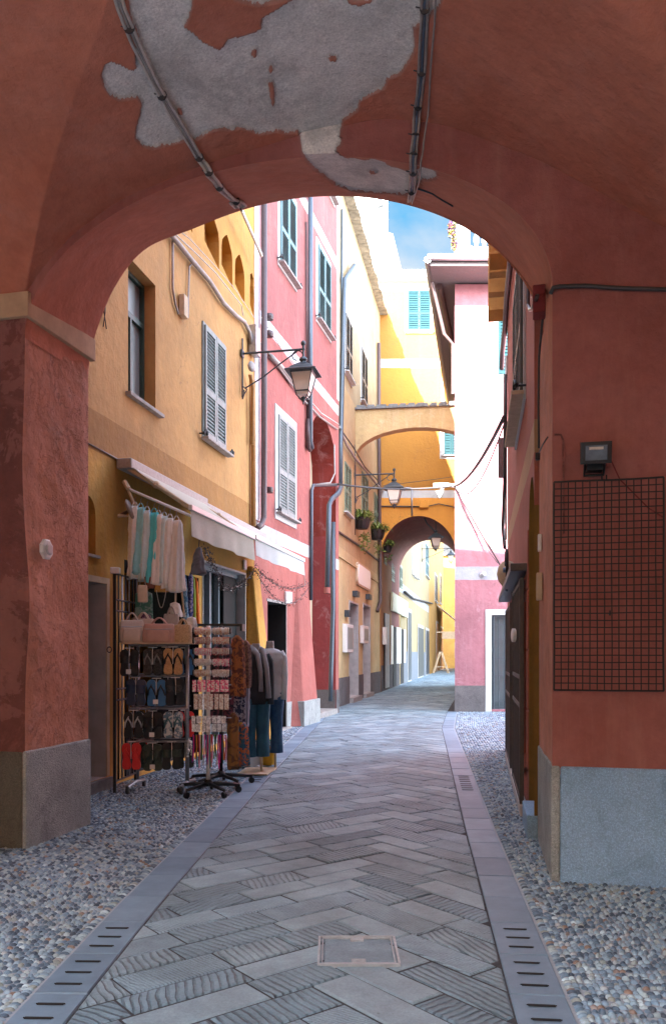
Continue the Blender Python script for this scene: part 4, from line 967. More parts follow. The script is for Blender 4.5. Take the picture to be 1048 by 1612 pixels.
mb = MB(); TW.box(mb, TW.u(603.5), TW.u(609.5), .1, 3.2, .052, .09); mb.build('door', M_MARBLE, oh); mb = MB(); TW.box(mb, TW.u(602), TW.u(603.3), .1, 3.2, .052, .07); mb.build('door_frame', M_BLACK, oh)
mb = MB(); TW.box(mb, TW.u(599.5), TW.u(602), 1.9, 2.6, .052, .2); mb.build('notice_case', M_PLASTW, oh)
# houses beyond the passage
def far_house(name, label, y0, y1, z1, mat, wins, doors, pl=None, pm=M_PL_GR):
    a, b = y0/CW.e.y, y1/CW.e.y; root = thing(name, label, 'building', CW.P((a+b)/2, 0, -2)); mb = MB(); CW.box(mb, a, b, 0, z1, -5, 0); mb.build('wall', mat, root)
    mb = MB(); CW.box(mb, a-.01, b+.01, z1, z1+.2, -5.2, .4); mb.build('roof', M_SLATE, root)
    if pl: mb = MB(); CW.box(mb, a, b, -.01, pl, 0, .03); mb.build('plinth', pm, root)
    for rc, m in wins: shuttered(CW, CW.rect(*rc), root, m, M_WHITE, M_WHITE, .1, .09)
    for x0, x1, zt, m in doors:
        ua, ub = CW.u(x0), CW.u(x1); mb = MB(); CW.box(mb, ua-.25, ub+.25, .0, zt+.2, .031, .05); f_ = mb.build('door', M_MARBLE, root); mb = MB(); CW.box(mb, ua, ub, .08, zt, .051, .07); mb.build('door_leaf', m, f_)
    return root
fh1 = far_house('pale_house', 'pale cream house with grey plinth just beyond the passage', 41, 62, 13, M_CREAM2,
    [((648, 870, 905, 653, 874, 908), M_MARBLE), ((654, 873, 908, 657.5, 877, 911), M_MARBLE), ((669, 858, 908, 674, 858, 908), M_SH_TL)], [(641, 645.5, 3.8, M_PIPEB), (657, 665, 3.2, M_SH_DK), (669, 674, 3.2, M_PIPEB)], 1.65, simple('blue_grey_plinth', (.14, .155, .18), .8))
wallpipe(CW, 'cable', [(637, 932), (650, 942), (665, 946), (680, 950)], .07, M_CABLED, fh1, .1)
fh2 = far_house('golden_house', 'golden yellow house with dark green shutters at the far end of the lane', 62, 84, 13, M_GOLD,
    [((684, 905, 946, 687.5, 907, 948), M_SH_DK), ((692, 905, 950, 694, 906, 950), M_SH_DK)], [(686, 689, 4.2, M_BROWN), (692, 696, 4.0, M_BROWN)], None)
simple_house('end_house', 'sunny yellow house closing the view at the end of the lane', 9, 24, 88, 94, 12, M_GOLD, -1)
simple_house('lane_shade_house', 'pale house added to shade the right side of the far lane', 12.5, 18, 58, 80, 8, M_CREAM2, -1)  # added mostly out of view to shade the houses beyond the passage
aw = thing('far_awning', 'small pale awning and signboard on the golden house far down the lane', 'awning', CW.P(CW.u(688), 4, 0))
ua, ub = CW.u(686), CW.u(696); mb = MB(); mb.add([CW.P(ua, 5.8, .05), CW.P(ub, 5.8, .05), CW.P(ub, 4.3, 1.9), CW.P(ua, 4.3, 1.9), CW.P(ua, 5.77, .05), CW.P(ub, 5.77, .05), CW.P(ub, 4.27, 1.9), CW.P(ua, 4.27, 1.9)], [(0, 1, 2, 3), (4, 5, 6, 7), (0, 3, 7, 4), (1, 2, 6, 5), (2, 3, 7, 6)]); mb.build('fabric', M_PLASTW, aw)
mb = MB(); mb.tube([CW.P(ua, 3.4, 0), CW.P(ua, 3.4, 2.2)], .05); mb.box(CW.P(ua, 3.1, 1.6), (2.2, .08, .55)); mb.build('signboard', M_BEIGE, aw)
ab = thing('a_frame_board', 'folding wooden A-frame board standing on the far lane', 'sign', (8.6, 66, 0))
mb = MB()
for sx in (-1, 1):
    for sy in (-1, 1): mb.tube([(8.6+sx*.05, 66+sy*.3, 1.7), (8.6+sx*.6, 66+sy*.35, 0)], .05, 6)
mb.build('frame', M_BEIGE, ab); mb = MB(); mb.tube([(8.15, 65.7, .5), (9.05, 65.7, .5)], .03, 6); mb.build('crossbar', M_BEIGE, ab)

# white tower and dormer behind the orange house
tw = thing('white_tower', 'tall white sunlit tower rising behind the cream roofline', 'building', (1.4, 44, 0))
mb = MB(); mb.box((1.2, 44, 13), (3.1, 5, 26)); mb.build('wall', M_WHITEW, tw)
mb = MB(); mb.box((1.2, 44, 26.1), (3.5, 5.4, .2)); mb.build('roof', M_SLATE, tw)
mb = MB(); p_ = at(599, 325, 41.4); mb.tube([p_, p_+Vector((-.1, 0, .3))], .16, 8); mb.build('wall_lamp', M_IRONB, tw)
dm = thing('dormer_block', 'white gabled roof block with slate verge beside the tower', 'building', (2.3, 39, 17))
def prism_px(name, px, Y, depth, mat, parent):
    mb = MB(); n = len(px); A = [at(x, y, Y) for x, y in px]; B = [a+Vector((0, depth, 0)) for a in A]; mb.add(A+B, [tuple(range(n)), tuple(reversed(range(n, 2*n)))]+[(i, n+i, n+(i+1) % n, (i+1) % n) for i in range(n)]); return mb.build(name, mat, parent)
prism_px('wall', [(545, 440), (545, 332), (572, 344), (598, 366), (614, 372), (622, 434)], 38.4, 3, M_WHITEW, dm)
prism_px('roof', [(545, 328), (572, 340), (598, 362), (618, 368), (633, 430), (620, 430), (613, 373), (597, 368), (571, 346), (545, 334)], 38.2, 3.4, M_SLATE, dm)

# ---------------------------------------------------------------- rose block on the right
KW_ = Wall(3.19, 21.65, 1, 0.0)
kd = (KW_.u(773), KW_.u(773)+1.25, .06, KW_.hit(773, 968)[1])
kb = thing('rose_house', 'rose pink corner house with white sunlit upper wall and a terrace on its roof', 'building', (6, 24, 0))
def skew2(root, W, out, holes, dvec, mats): return skew_house(root, W, out, holes, dvec, mats)
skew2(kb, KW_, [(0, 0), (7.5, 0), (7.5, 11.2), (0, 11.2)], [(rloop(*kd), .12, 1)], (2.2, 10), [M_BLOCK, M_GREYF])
a, b, c, d = kd
pn = panel(KW_, rloop(*kd), -.12, 'door', M_GLASS, kb)
mb = MB(); KW_.box(mb, a-.16, a, 0, d+.14, 0, .03); KW_.box(mb, b, b+.16, 0, d+.14, 0, .03); KW_.box(mb, a, b, d, d+.14, 0, .03); mb.build('door_surround', M_WHITE, pn)
mb = MB()
for i in range(9): x = a+.06+(b-a-.12)*i/8; mb.tube([KW_.P(x, c, -.04), KW_.P(x, d-.03, -.04)], .012 if i not in (0, 8) else .03, 6)
for z in (c+.05, c+.2, .95, 1.4, 1.9, d-.25, d-.05): KW_.box(mb, a+.04, b-.04, z-.012, z+.012, -.05, -.03)
mb.build('grille', M_IRONB, pn)
mb = MB(); KW_.box(mb, a+.55, b-.06, .3, 1.0, -.115, -.09); mb.build('pane', simple('pale_teal_panel', (.16, .30, .32), .4), pn)
mb = MB(); KW_.box(mb, -.012, a-.162, -.01, .68, 0, .02); mb.build('plinth', M_PL_DK, kb); mb = MB(); KW_.box(mb, b+.162, 7.5, -.01, .68, 0, .02); mb.build('plinth', M_PL_DK, kb)
# eaves
ev = [(2.42, 20.7), (11.5, 20.7), (13.7, 32.5), (4.6, 32.5)]
mb = MB(); mb.add([(x, y, 11.24) for x, y in ev]+[(x, y, 11.36) for x, y in ev], [(3, 2, 1, 0), (4, 5, 6, 7), (0, 1, 5, 4), (1, 2, 6, 5), (2, 3, 7, 6), (3, 0, 4, 7)]); mb.build('eaves', M_SOFF, kb)
mb = MB(); mb.tube([(2.36, 20.62, 11.42), (11.5, 20.62, 11.42)], .085, 8); mb.tube([(2.36, 20.62, 11.36), (4.5, 32.4, 11.36)], .085, 8); mb.build('gutter', M_GALV, kb)
mb = MB(); mb.tube([(2.52+.22*1.2, 20.8+.9, 11.17), (2.9+.2*11, 32, 11.17)], .09, 8); mb.build('roof_beam', M_PIPED, kb)
mb = MB(); mb.add([(x, y, 11.44) for x, y in ev]+[(x*.85+1.3, y*.6+10.5, 12.25) for x, y in ev], [(0, 1, 5, 4), (1, 2, 6, 5), (2, 3, 7, 6), (3, 0, 4, 7), (4, 5, 6, 7)]); mb.build('roof', M_ROOF, kb)
mb = MB(); mb.tube([(2.55, 21.3, 11.1), (2.9, 21.55, 9.85), (3.13, 21.58, 9.6), (3.13, 21.58, 8.3)], .045, 8); mb.build('drain_pipe', M_PIPED, kb)
shuttered(KW_, (KW_.u(783), KW_.u(783)+1.2, KW_.hit(783, 590)[1], KW_.hit(783, 478)[1]), kb, M_SH_BL, M_WHITE, None, .08, .08)
mb = MB(); p_ = KW_.px(757, 906, .0); mb.tube([p_, p_+Vector((.06, -.12, .04))], .06, 8); mb.build('wall_spout', M_WHITE, kb)
# terrace balustrade
tb = thing('balustrade', 'white stone terrace balustrade with turned balusters above the rose house', 'balustrade', (4, 22.2, 12))
zb = at(0, 400, 22.2).z; zt = at(0, 343, 22.2).z; x0 = at(716.5, 0, 22.2).x; x1 = at(741, 0, 22.2).x
mb = MB(); mb.box(((x0+x1)/2, 22.3, (zb+zt)/2-.35), (x1-x0-.08, .36, zt-zb+.7)); mb.box(((x0+x1)/2, 22.3, zt+.03), (x1-x0+.10, .5, .10)); mb.box(((x0+x1)/2, 22.3, zb+.1), (x1-x0+.02, .44, .14)); mb.build('pedestal', M_WHITE, tb, bevel=.01)
mb = MB(); mb.box((x1+2.5, 22.3, zb+.09), (5.04, .3, .16)); mb.box((x1+2.5, 22.3, zb-.35), (5.0, .26, .7)); mb.build('base', M_WHITE, tb)
mb = MB(); mb.box((x1+2.5, 22.3, zt-.04), (5.06, .3, .12)); mb.build('handrail', M_WHITE, tb, bevel=.01)
bp = [(.055, .17), (.06, .2), (.035, .23), (.05, .30), (.075, .40), (.07, .50), (.04, .62), (.03, .72), (.05, .76), (.055, .80), (.055, zt-zb-.1)]
for i in range(14):
    mb = MB(); mb.lathe([(r, z+zb) for r, z in bp], (x1+.16+.215*i, 22.3, 0), 10); mb.build('baluster', M_WHITE, tb, smooth=True)
mf = [simple('petal_yellow', (.14, .09, .01), .9), simple('petal_pink', (.12, .02, .04), .9), M_LEAF, simple('petal_purple', (.06, .02, .09), .9), simple('petal_white', (.2, .19, .16), .9)]
t = thing('flowering_climber', 'climbing plant with mixed flowers hanging beside the white terrace pedestal', 'plant', (at(712, 0, 22.1).x, 22.1, 12))
mb = MB()
leaves(mb, at(718, 335, 22.0), (.20, .15, .16), 260, .05, 0, 5); leaves(mb, at(711, 360, 22.05), (.10, .15, .28), 260, .05, 0, 5); leaves(mb, at(715, 383, 22.05), (.08, .12, .22), 150, .05, 0, 5); leaves(mb, at(750, 338, 22.1), (.35, .1, .1), 120, .04, 0, 5)
mb.build('blooms', mf, t); mb = MB(); mb.tube([at(716, 402, 22.1), at(714, 380, 22.1), at(713, 350, 22.1), at(717, 330, 22.1)], .02, 6); mb.build('stem', M_PIPED, t)

# ---------------------------------------------------------------- red house on the right
RW = Wall(.454, 0, .176, 1, -1)
rl, rr_ = 6.74/RW.e.y, 13.0/RW.e.y
ud = (rl+.01, RW.u(832)); zd = RW.hit(832, 765)[1]
gd = (RW.u(829), RW.u(803.5), .12, RW.hit(822, 918)[1])
rh = thing('red_house', 'red brown house on the right with a deep ochre doorway and iron gates', 'building', RW.P((rl+rr_)/2, 0, -2.5))
mb = MB(); lo1 = arch_loop(ud[0]-.0, ud[1], .18, zd-.35, zd, 10); lo2 = rloop(gd[0]-.0+.02, gd[1], gd[2], gd[3])
RT = 9.3
fillpoly(mb, RW, [[(ud[1], 0), (rr_, 0), (rr_, RT), (rl, RT), (rl, zd-.35)]+[p for p in lo1[2:][::-1]][1:-1]+[(ud[1], zd-.35)], lo2])
for loop, dd, mi in ((lo1, .6, 1), (lo2, .25, 0)):
    n = len(loop)
    for i in range(n): a, b = loop[i], loop[(i+1) % n]; mb.add([RW.P(*a), RW.P(*b), RW.P(*b, -dd), RW.P(*a, -dd)], [(0, 1, 2, 3)], mi)
o_ = [(rl, 0), (rr_, 0), (rr_, RT), (rl, RT)]
for a, b in ((o_[1], o_[2]), (o_[2], o_[3]), (o_[3], (rl, zd-.3))): mb.add([RW.P(*a), RW.P(*b), RW.P(*b, -6), RW.P(*a, -6)], [(0, 1, 2, 3)])
mb.add([RW.P(*a, -6) for a in o_], [(0, 1, 2, 3)])
M_OCHR = plaster('ochre_reveal', (.24, .125, .02)); mb.build('wall', [M_RED, M_OCHR], rh, fix=False)
panel(RW, [(ud[0]-.3, 0), (ud[1]+.05, 0), (ud[1]+.05, zd+.1), (ud[0]-.3, zd+.1)], -.6, 'door', M_BLACK, rh)
mb = MB(); RW.box(mb, ud[0], ud[1]-.02, -.02, .185, -.6, .06); mb.build('door_step', M_PL_BL, rh, bevel=.01)
mb = MB(); RW.box(mb, rl, rr_+.3, RT, RT+.2, -6.2, .3); mb.build('roof', M_SLATE, rh)
# tile-like relief panels between doorway and gate
for k in range(4):
    mb = MB(); ua, ub = ud[1]+.02, gd[0]-.02; z0_ = .45+k*.55; RW.box(mb, ua, ub, z0_, z0_+.53, -.005, .012); mb.build('wall_panel', M_RED, rh, bevel=.006)
panel(RW, rloop(gd[0]-.05, gd[1]+.05, 0.05, gd[3]+.1), -.25, 'door', M_PIPED, rh)
def gate_leaf(parent, a, b, z0, z1, d):
    mb = MB(); RW.box(mb, a, a+.05, z0, z1, d, d+.04); RW.box(mb, b-.05, b, z0, z1, d, d+.04)
    for z in (z0, z0+(z1-z0)*.42, z0+(z1-z0)*.55, z1-.05): RW.box(mb, a+.05, b-.05, z, z+.04, d, d+.035)
    n = int((b-a)/.1)
    for i in range(1, n): x = a+(b-a)*i/n; mb.tube([RW.P(x, z0+.02, d+.02), RW.P(x, z1-.02, d+.02)], .009, 6)
    for zc in (.22, .48, .8):
        for i in range(n):
            x = a+(b-a)*(i+.5)/n; zz = z0+(z1-z0)*zc; mb.tube([RW.P(x+.035*math.cos(t_), zz+.06*math.sin(t_), d+.02) for t_ in np.linspace(0, 2*PI, 9)[:-1]], .006, 5, closed=True)
    return mb.build('gate', simple('weathered_gate_iron', (.075, .06, .055), .6, .2) if 'weathered_gate_iron' not in bpy.data.materials else bpy.data.materials['weathered_gate_iron'], parent)
gm = (gd[0]+gd[1])/2
gate_leaf(rh, gd[0]-.03, gm-.18, .10, gd[3]-.02, .03); gate_leaf(rh, gm+.45, gd[1]+.3, .10, gd[3]-.1, .03)
mb = MB(); RW.box(mb, gm-.14, gm+.40, .05, gd[3], .005, .02); mb.build('door_frame', M_BEIGE, rh)
mb = MB(); RW.box(mb, gd[0]-.2, gd[1]+.5, gd[3]+.03, gd[3]+.10, .0, .16); mb.build('canopy_rail', M_PIPED, rh, bevel=.005)
mb = MB(); RW.box(mb, gd[0]-.1, gd[1]+.3, -.02, .09, .0, .07); mb.build('door_step', M_MARBLE, rh)
mb = MB(); u_, z_ = RW.hit(822, 1000); mb.lathe([(.01, -.02), (.07, -.015), (.07, .015), (.01, .02)], RW.P(u_, z_, .09), 14, M=Matrix.Rotation(PI/2, 3, 'Y')@Matrix.Identity(3)); mb.build('gate_plate', M_PLASTW, rh)
t = thing('spoked_ornament', 'round spoked ornament fixed to the red wall above the gates', 'ornament', RW.P(RW.u(813), 2.5, .1))
u_, z_ = RW.hit(813, 897); mb = MB(); mb.tube([RW.P(u_+.22*math.cos(a_), z_+.24*math.sin(a_), .12) for a_ in np.linspace(0, 2*PI, 25)[:-1]], .018, 6, closed=True); mb.build('rim', M_IRON, t)
mb = MB()
for k in range(6): a_ = PI*k/6; mb.tube([RW.P(u_+.22*math.cos(a_), z_+.24*math.sin(a_), .12), RW.P(u_-.22*math.cos(a_), z_-.24*math.sin(a_), .12)], .008, 5)
mb.tube([RW.P(u_, z_, 0), RW.P(u_, z_, .16)], .03, 8); mb.build('spokes', simple('blue_spokes', (.10, .16, .25), .5), t)
mb = MB(); mb.sphere(RW.P(u_+.3, z_-.02, .1), .13, 10, 0, (1, 1, 1.3)); mb.build('lamp_globe', M_BEIGE, t, smooth=True)
# its window, jetty, pipes
wn = shuttered(RW, (RW.u(826.5), RW.u(813), 4.05, 5.62), rh, M_SH_DK, M_WHITE, M_BEIGE, .10, .06, M_IRON)
mb = MB(); j0, j1 = RW.u(806), rr_+.004
lp_ = [(j0, 9.2), (j0, 6.9), (j0+.15, 6.75)]
nj = 3; wj = (j1-j0)/nj
for i in range(nj):
    c0_ = j0+wj*i; lp_ += [(c0_+.1, 6.9), (c0_+.1, 7.45), (c0_+wj*.3, 7.85), (c0_+wj*.5, 8.0), (c0_+wj*.7, 7.85), (c0_+wj-.1, 7.45), (c0_+wj-.1, 6.9)]
lp_ += [(j1-.0, 6.75), (j1, 9.2)]
fillpoly(mb, RW, [lp_], .30); n = len(lp_); mb.add([RW.P(*p, 0.001) for p in lp_]+[RW.P(*p, .30) for p in lp_], [(i, (i+1) % n, n+(i+1) % n, n+i) for i in range(n)]); mb.build('jetty', plaster('ochre_jetty', (.50, .25, .06)), rh, fix=False)
wallpipe(RW, 'drain_pipe', [(830.5, 395), (830.5, 480), (834, 488), (838, 486), (845, 466)], .016, M_PIPED, rh, .04)
wallpipe(RW, 'cable', [(806, 375), (802, 420), (797, 470), (794, 520), (790, 555), (789, 580)], .04, M_PIPED, rh, .05)
wallpipe(RW, 'cable', [(795, 590), (795, 650), (794, 760), (791, 830), (794, 862)], .030, M_CABLED, rh, .05)
wallpipe(RW, 'cable', [(796.5, 560), (796, 700), (796, 850)], .018, M_CABLEL, rh, .02)
mb = MB(); mb.tube([RW.px(789.5, 690, .05), RW.px(789.5, 752, .05)], .07, 8); mb.build('cable_box', M_PIPED, rh, bevel=.01)
# ---------------------------------------------------------------- street lamps
M_PLASTW2 = simple('bright_white_plastic', (.84, .86, .86), .4, var=.03)
M_LGLASS = simple('milky_lamp_glass', (.62, .58, .52), .25, var=.05, scale=6, bump=0)
M_LIRON = simple('lamp_iron', (.05, .06, .07), .45, .5)
def sq(mb, prof, c, n=4, mi=0, rot=PI/4):
    M = Matrix.Rotation(rot, 3, 'Z'); return mb.lathe([(r*1.414, z) for r, z in prof], c, n, mi, M=M)
def lantern(root, c, s=1.0):
    """c: top hook point; four-sided tapering lantern about 0.8 m tall"""
    c = Vector(c)
    mb = MB(); mb.tube([c, c+Vector((0, 0, -.16*s))], .018*s, 8)
    mb.lathe([(.02*s, -.10*s), (.06*s, -.13*s), (.075*s, -.16*s), (.05*s, -.19*s), (.06*s, -.22*s)], c, 12)
    sq(mb, [(.06*s, -.215*s), (.17*s, -.30*s), (.20*s, -.335*s), (.265*s, -.375*s), (.265*s, -.390*s), (.19*s, -.391*s)], c); mb.build('roof', M_LIRON, root, local=True)
    mb = MB(); sq(mb, [(.19*s, -.392*s), (.175*s, -.41*s)], c)
    for sx, sy in ((1, 1), (1, -1), (-1, -1), (-1, 1)): mb.tube([c+Vector((sx*.182*s, sy*.182*s, -.39*s)), c+Vector((sx*.115*s, sy*.115*s, -.70*s))], .010*s, 6)
    sq(mb, [(.118*s, -.695*s), (.125*s, -.70*s), (.118*s, -.712*s)], c)
    for sx, sy in ((1, 1), (1, -1), (-1, -1), (-1, 1)): mb.tube([c+Vector((sx*.115*s, sy*.115*s, -.70*s)), c+Vector((sx*.10*s, sy*.10*s, -.77*s)), c+Vector((sx*.03*s, sy*.03*s, -.83*s))], .009*s, 6)
    mb.lathe([(.02*s, -.78*s), (.045*s, -.80*s), (.03*s, -.85*s), (.015*s, -.87*s), (.012*s, -.90*s), (.002, -.92*s)], c, 8); mb.build('frame', M_LIRON, root, local=True)
    mb = MB(); sq(mb, [(.172*s, -.395*s), (.108*s, -.70*s), (.085*s, -.76*s)], c); mb.build('glass', M_LGLASS, root, local=True)
def bracket_lamp(label, pos, rz, arm, group, s=1.0, glass=None):
    t = thing('street_lamp', label, 'street lamp', pos, group, rz)
    mb = MB(); mb.tube([(0, 0, 0), (arm+.03, 0, 0)], .02*s, 8); mb.sphere((arm, 0, .10*s), .045*s, 10); mb.tube([(arm, 0, .08*s), (arm, 0, -.02)], .022*s, 8)
    mb.tube([(.04, 0, -.60*s), (arm*.35, 0, -.42*s), (arm*.62, 0, -.22*s), (arm*.9, 0, -.03)], .012*s, 6)
    mb.tube([(arm-.10*s+.09*s*math.cos(a), 0, -.10*s+.08*s*math.sin(a)) for a in np.linspace(-.3, 4.6, 16)], .010*s, 6); mb.build('arm', M_LIRON, t, local=True)
    mb = MB(); mb.tube([(0, 0, .26*s), (0, 0, .1*s), (0, 0, -.75*s)], .017*s, 6); mb.tube([(0, 0, -.78*s), (.03, 0, -.7*s), (.03, 0, -.62*s)], .012*s, 6); mb.box((0, 0, 0), (.03, .12*s, .12*s)); mb.tube([(.0, 0, -.55*s), (.08*s, 0, -.62*s), (.02, 0, -.72*s)], .010*s, 6); mb.build('wall_bracket', M_IRONB, t, local=True)
    lantern(t, (arm, 0, -.02), s); return t
u_, z_ = YW.hit(379, 557); p_ = YW.P(u_, z_, .03); rzA = math.atan2(YW.n.y, YW.n.x)
g_ = 'wall bracket lanterns along the street'
bracket_lamp('iron bracket lantern on the yellow house corner, the nearest and largest street lamp', p_, rzA, 1.07, g_, 1.0)
u_, z_ = CW.hit(557.5, 748); bracket_lamp('iron bracket lantern on the cream house above the flower boxes', CW.P(u_, z_, .03), math.atan2(CW.n.y, CW.n.x), 1.25, g_, 1.2)
u_, z_ = CW.hit(663, 864); bracket_lamp('small far lantern on a bracket seen through the passage arch', CW.P(u_, z_, .03), math.atan2(CW.n.y, CW.n.x), 1.9, g_, 1.15)
pL = at(685.5, 830, 33.4); t = thing('hanging_lantern', 'lantern hanging on a rod in the mouth of the orange arch', 'street lamp', pL)
lantern(t, (0, 0, 0), 1.1); mb = MB(); mb.tube([(0, 0, 0), (0, 0, .62)], .02, 6); mb.build('rod', M_LIRON, t, local=True)
mb = MB(); mb.tube([(0, 0, -.2), (-.35, 0, .15), (-.62, 0, .7)], .03, 6); mb.build('conduit', M_LIRON, t, local=True)

# ---------------------------------------------------------------- cables over the street
def cable(name, label, pts, r, mat, smooth=True): mb = MB(); mb.tube(pts, r, 6); o = mb.build(name, mat, smooth=True); tag(o, label, 'cable'); return o
A = PW.px(531, 762, .1); B = Vector((3.17, 21.6, at(0, 765, 21.6).z))
cable('overhead_cable', 'thin dark cable crossing the street from the pink house to the rose house corner', sag(A, B, 12, .10), .022, M_CABLED)
C = RW.px(793.5, 655, .08)
cable('overhead_cable', 'thick dark cable sloping from the rose house corner up to the red house', sag(B, C, 14, .22), .030, M_CABLED)
cable('overhead_cable', 'thin slack cable looping just under the thick sloping cable', sag(B, C+Vector((0, 0, -.1)), 14, .55), .012, M_CABLED)
D = KW_.px(789, 893, .25)
cable('overhead_cable', 'dark cable running down across the sunlit wall of the rose house', sag(B, D, 4, .0), .022, M_PIPED)
cable('overhead_cable', 'hair thin cable beside the one running down the sunlit wall', sag(B+Vector((0, -.02, -.15)), D+Vector((-.1, -.03, .1)), 8, .12), .009, M_CABLED)
mb = MB(); mb.tube([B+Vector((-.55, .0, .02)), B+Vector((-.2, 0, .03)), B], .05, 6); mb.tube([B+Vector((-.45, -.02, -.12)), B+Vector((-.4, 0, -.3)), B+Vector((-.3, 0, -.05))], .05, 6); o = mb.build('cable_joint', M_PLASTW, smooth=True); tag(o, 'white taped cable joint at the rose house corner', 'cable')

# cables under the vault
def ceil_cable(name, label, px, off, r, mat, ties=0, strands=1):
    P = [ceil_px(x, y, off) for x, y in px]; P = [p+Vector((AW.n.x, AW.n.y, 0))*.05 if abs(uv_of(p)[1]) < .04 else p for p in P]; root = thing(name, label, 'cable', P[len(P)//2])
    # resample
    Q = []
    for i in range(len(P)-1):
        for k in range(4): Q.append(P[i].lerp(P[i+1], k/4))
    Q.append(P[-1])
    for q in Q:
        u1, v1 = uv_of(q)
        if -1.2 < v1 and q.z > zceil(u1, v1)-off: q.z = zceil(u1, v1)-off
    for s_ in range(strands):
        mb = MB(); o_ = Vector(((s_-(strands-1)/2)*r*2.0, 0, (s_ % 2)*r*.8)); mb.tube([q+o_+Vector((math.sin(i*.7+s_)*.002, 0, math.cos(i*.5+s_*2)*.002)) for i, q in enumerate(Q)], r, 8); mb.build('strand', mat[s_ % len(mat)], root, smooth=True)
    for i in range(ties):
        q = Q[int((i+.7)*len(Q)/(ties+.4))]; mb = MB(); d = (Q[min(len(Q)-1, Q.index(q)+1)]-q).normalized()
        mb.tube([q-d*.004, q+d*.004], r*strands*1.05, 10); mb.tube([q, q+Vector((-.05, 0, .012))], .004, 5); mb.build('cable_tie', M_CABLED, root)
    return root
ceil_cable('vault_cable', 'bundle of pale cables tied together crossing the left side of the vault', [(176, -40), (192, 15), (215, 70), (242, 125), (268, 172), (300, 225), (318, 254), (328, 269), (333, 277), (338, 284), (344, 292), (350, 300), (366, 314), (378, 318), (383, 324), (374, 327), (366, 320)], .018, .0105, [M_CABLEL, M_CABLE, M_CABLEL], 7, 3)
ceil_cable('vault_cable', 'twisted dark and blue cables hanging down the right side of the grey patch', [(668, -40), (668, 30), (664, 100), (660, 150), (657, 190), (655, 220), (653, 243), (651, 258), (650, 275), (648, 295), (645, 318)], .018, .009, [M_CABLE, simple('blue_cable', (.10, .14, .20), .5), M_CABLE], 7, 3)
ceil_cable('vault_cable', 'single thin cable just right of the dark bundle under the vault', [(686, -40), (683, 40), (677, 120), (673, 180), (669, 225), (666, 246), (664, 262), (660, 280), (655, 300), (648, 321)], .020, .006, [M_CABLE], 0, 1)
ceil_cable('vault_cable', 'short thin cable curving from the dark bundle along the arch edge', [(656, 297), (680, 305), (700, 317), (712, 325)], .010, .006, [M_IRONB], 0, 1)
t = thing('wall_cable', 'dark cable fixed across the top of the right pier into a maroon box', 'cable', AW.P(4.6, 4.1, .03))
kz = lambda x, y: AW.px(x, y, .03)
mb = MB(); mb.tube([kz(866, 462), kz(870, 453), kz(880, 451), kz(920, 450), kz(980, 454), kz(1060, 456), kz(1110, 458)], .014, 8); mb.build('strand', M_CABLED, t, smooth=True)
def rj(x, y, d=.02):  # a point on the street-side face of the right pier
    a, b = R0, R1; k = (x-524)/FPX; dx, dy = b.x-a.x, b.y-a.y; s_ = (k*a.y-a.x)/(dx-k*dy); Y = a.y+dy*s_; p = at(x, y, Y); return p-Vector((AW.e.x, AW.e.y, 0))*d
def jbox(label, name, x, y0, y1, w_, d_, mat, cat):
    c_ = (rj(x, y0, 0)+rj(x, y1, 0))/2; h = abs(rj(x, y0).z-rj(x, y1).z); mb = MB(); rz = math.atan2(AW.n.y, AW.n.x); c_ = c_-Vector((AW.e.x, AW.e.y, 0))*d_*.5
    mb.box(c_, (w_, d_, h), rz); o = mb.build(name, mat, bevel=.008); tag(o, label, cat); return o
mb = MB(); c_ = rj(859, 475, .05); mb.box(c_, (.16, .09, .20), math.atan2(AW.n.y, AW.n.x)); mb.build('junction_box', M_DKRED, t, bevel=.01)
mb = MB(); mb.tube([rj(858, 500), rj(855, 530), rj(852, 560), rj(851, 640), rj(852, 705)], .009, 6); mb.tube([rj(852, 712, .02), rj(858, 700, .02), rj(866, 688, .02)], .006, 6); mb.build('strand', M_CABLED, t, smooth=True)
mb = MB(); mb.tube([kz(872, 684), kz(882, 684), kz(886, 694), kz(886, 770), kz(887, 840)], .006, 6); mb.build('strand', M_ARCD, t, smooth=True)
jbox('cream plastic intercom box on the street side of the right pier', 'intercom', 853, 902, 945, .10, .045, M_BEIGE, 'intercom')
jbox('small pale switch above the intercom on the right pier', 'wall_switch', 852, 841, 868, .06, .03, M_PLASTW, 'switch')
jbox('black cable clip box on the right pier edge', 'cable_clip', 850, 713, 724, .05, .04, M_IRON, 'cable clip')
# white plate on the left pier
def lj(x, y, d=.0):
    a, b = AW.P(0, 0, 0), AW.P(0, 0, -.95); k = (x-524)/FPX; dx, dy = b.x-a.x, b.y-a.y; s_ = (k*a.y-a.x)/(dx-k*dy); Y = a.y+dy*s_; return at(x, y, Y)+Vector((AW.e.x, AW.e.y, 0))*d
t = thing('wall_plaque', 'small white oval plate on the inner face of the left pier', 'plate', lj(66, 865))
M90 = Matrix.Rotation(math.atan2(AW.e.y, AW.e.x), 3, 'Z') @ Matrix.Rotation(PI/2, 3, 'Y')
mb = MB(); mb.lathe([(.02, .0), (.085, .002), (.085, .022), (.07, .03), (.01, .031)], lj(66, 865, .03), 8, M=M90 @ Matrix.Rotation(PI/8, 3, 'Z')); mb.build('plate', M_PLASTW, t)
mb = MB(); mb.lathe([(.01, .0), (.045, .002), (.05, .008), (.035, .016), (.005, .017)], lj(66, 865, .062), 12, M=M90); mb.build('button', simple('plate_grey', (.5, .48, .48), .5), t)

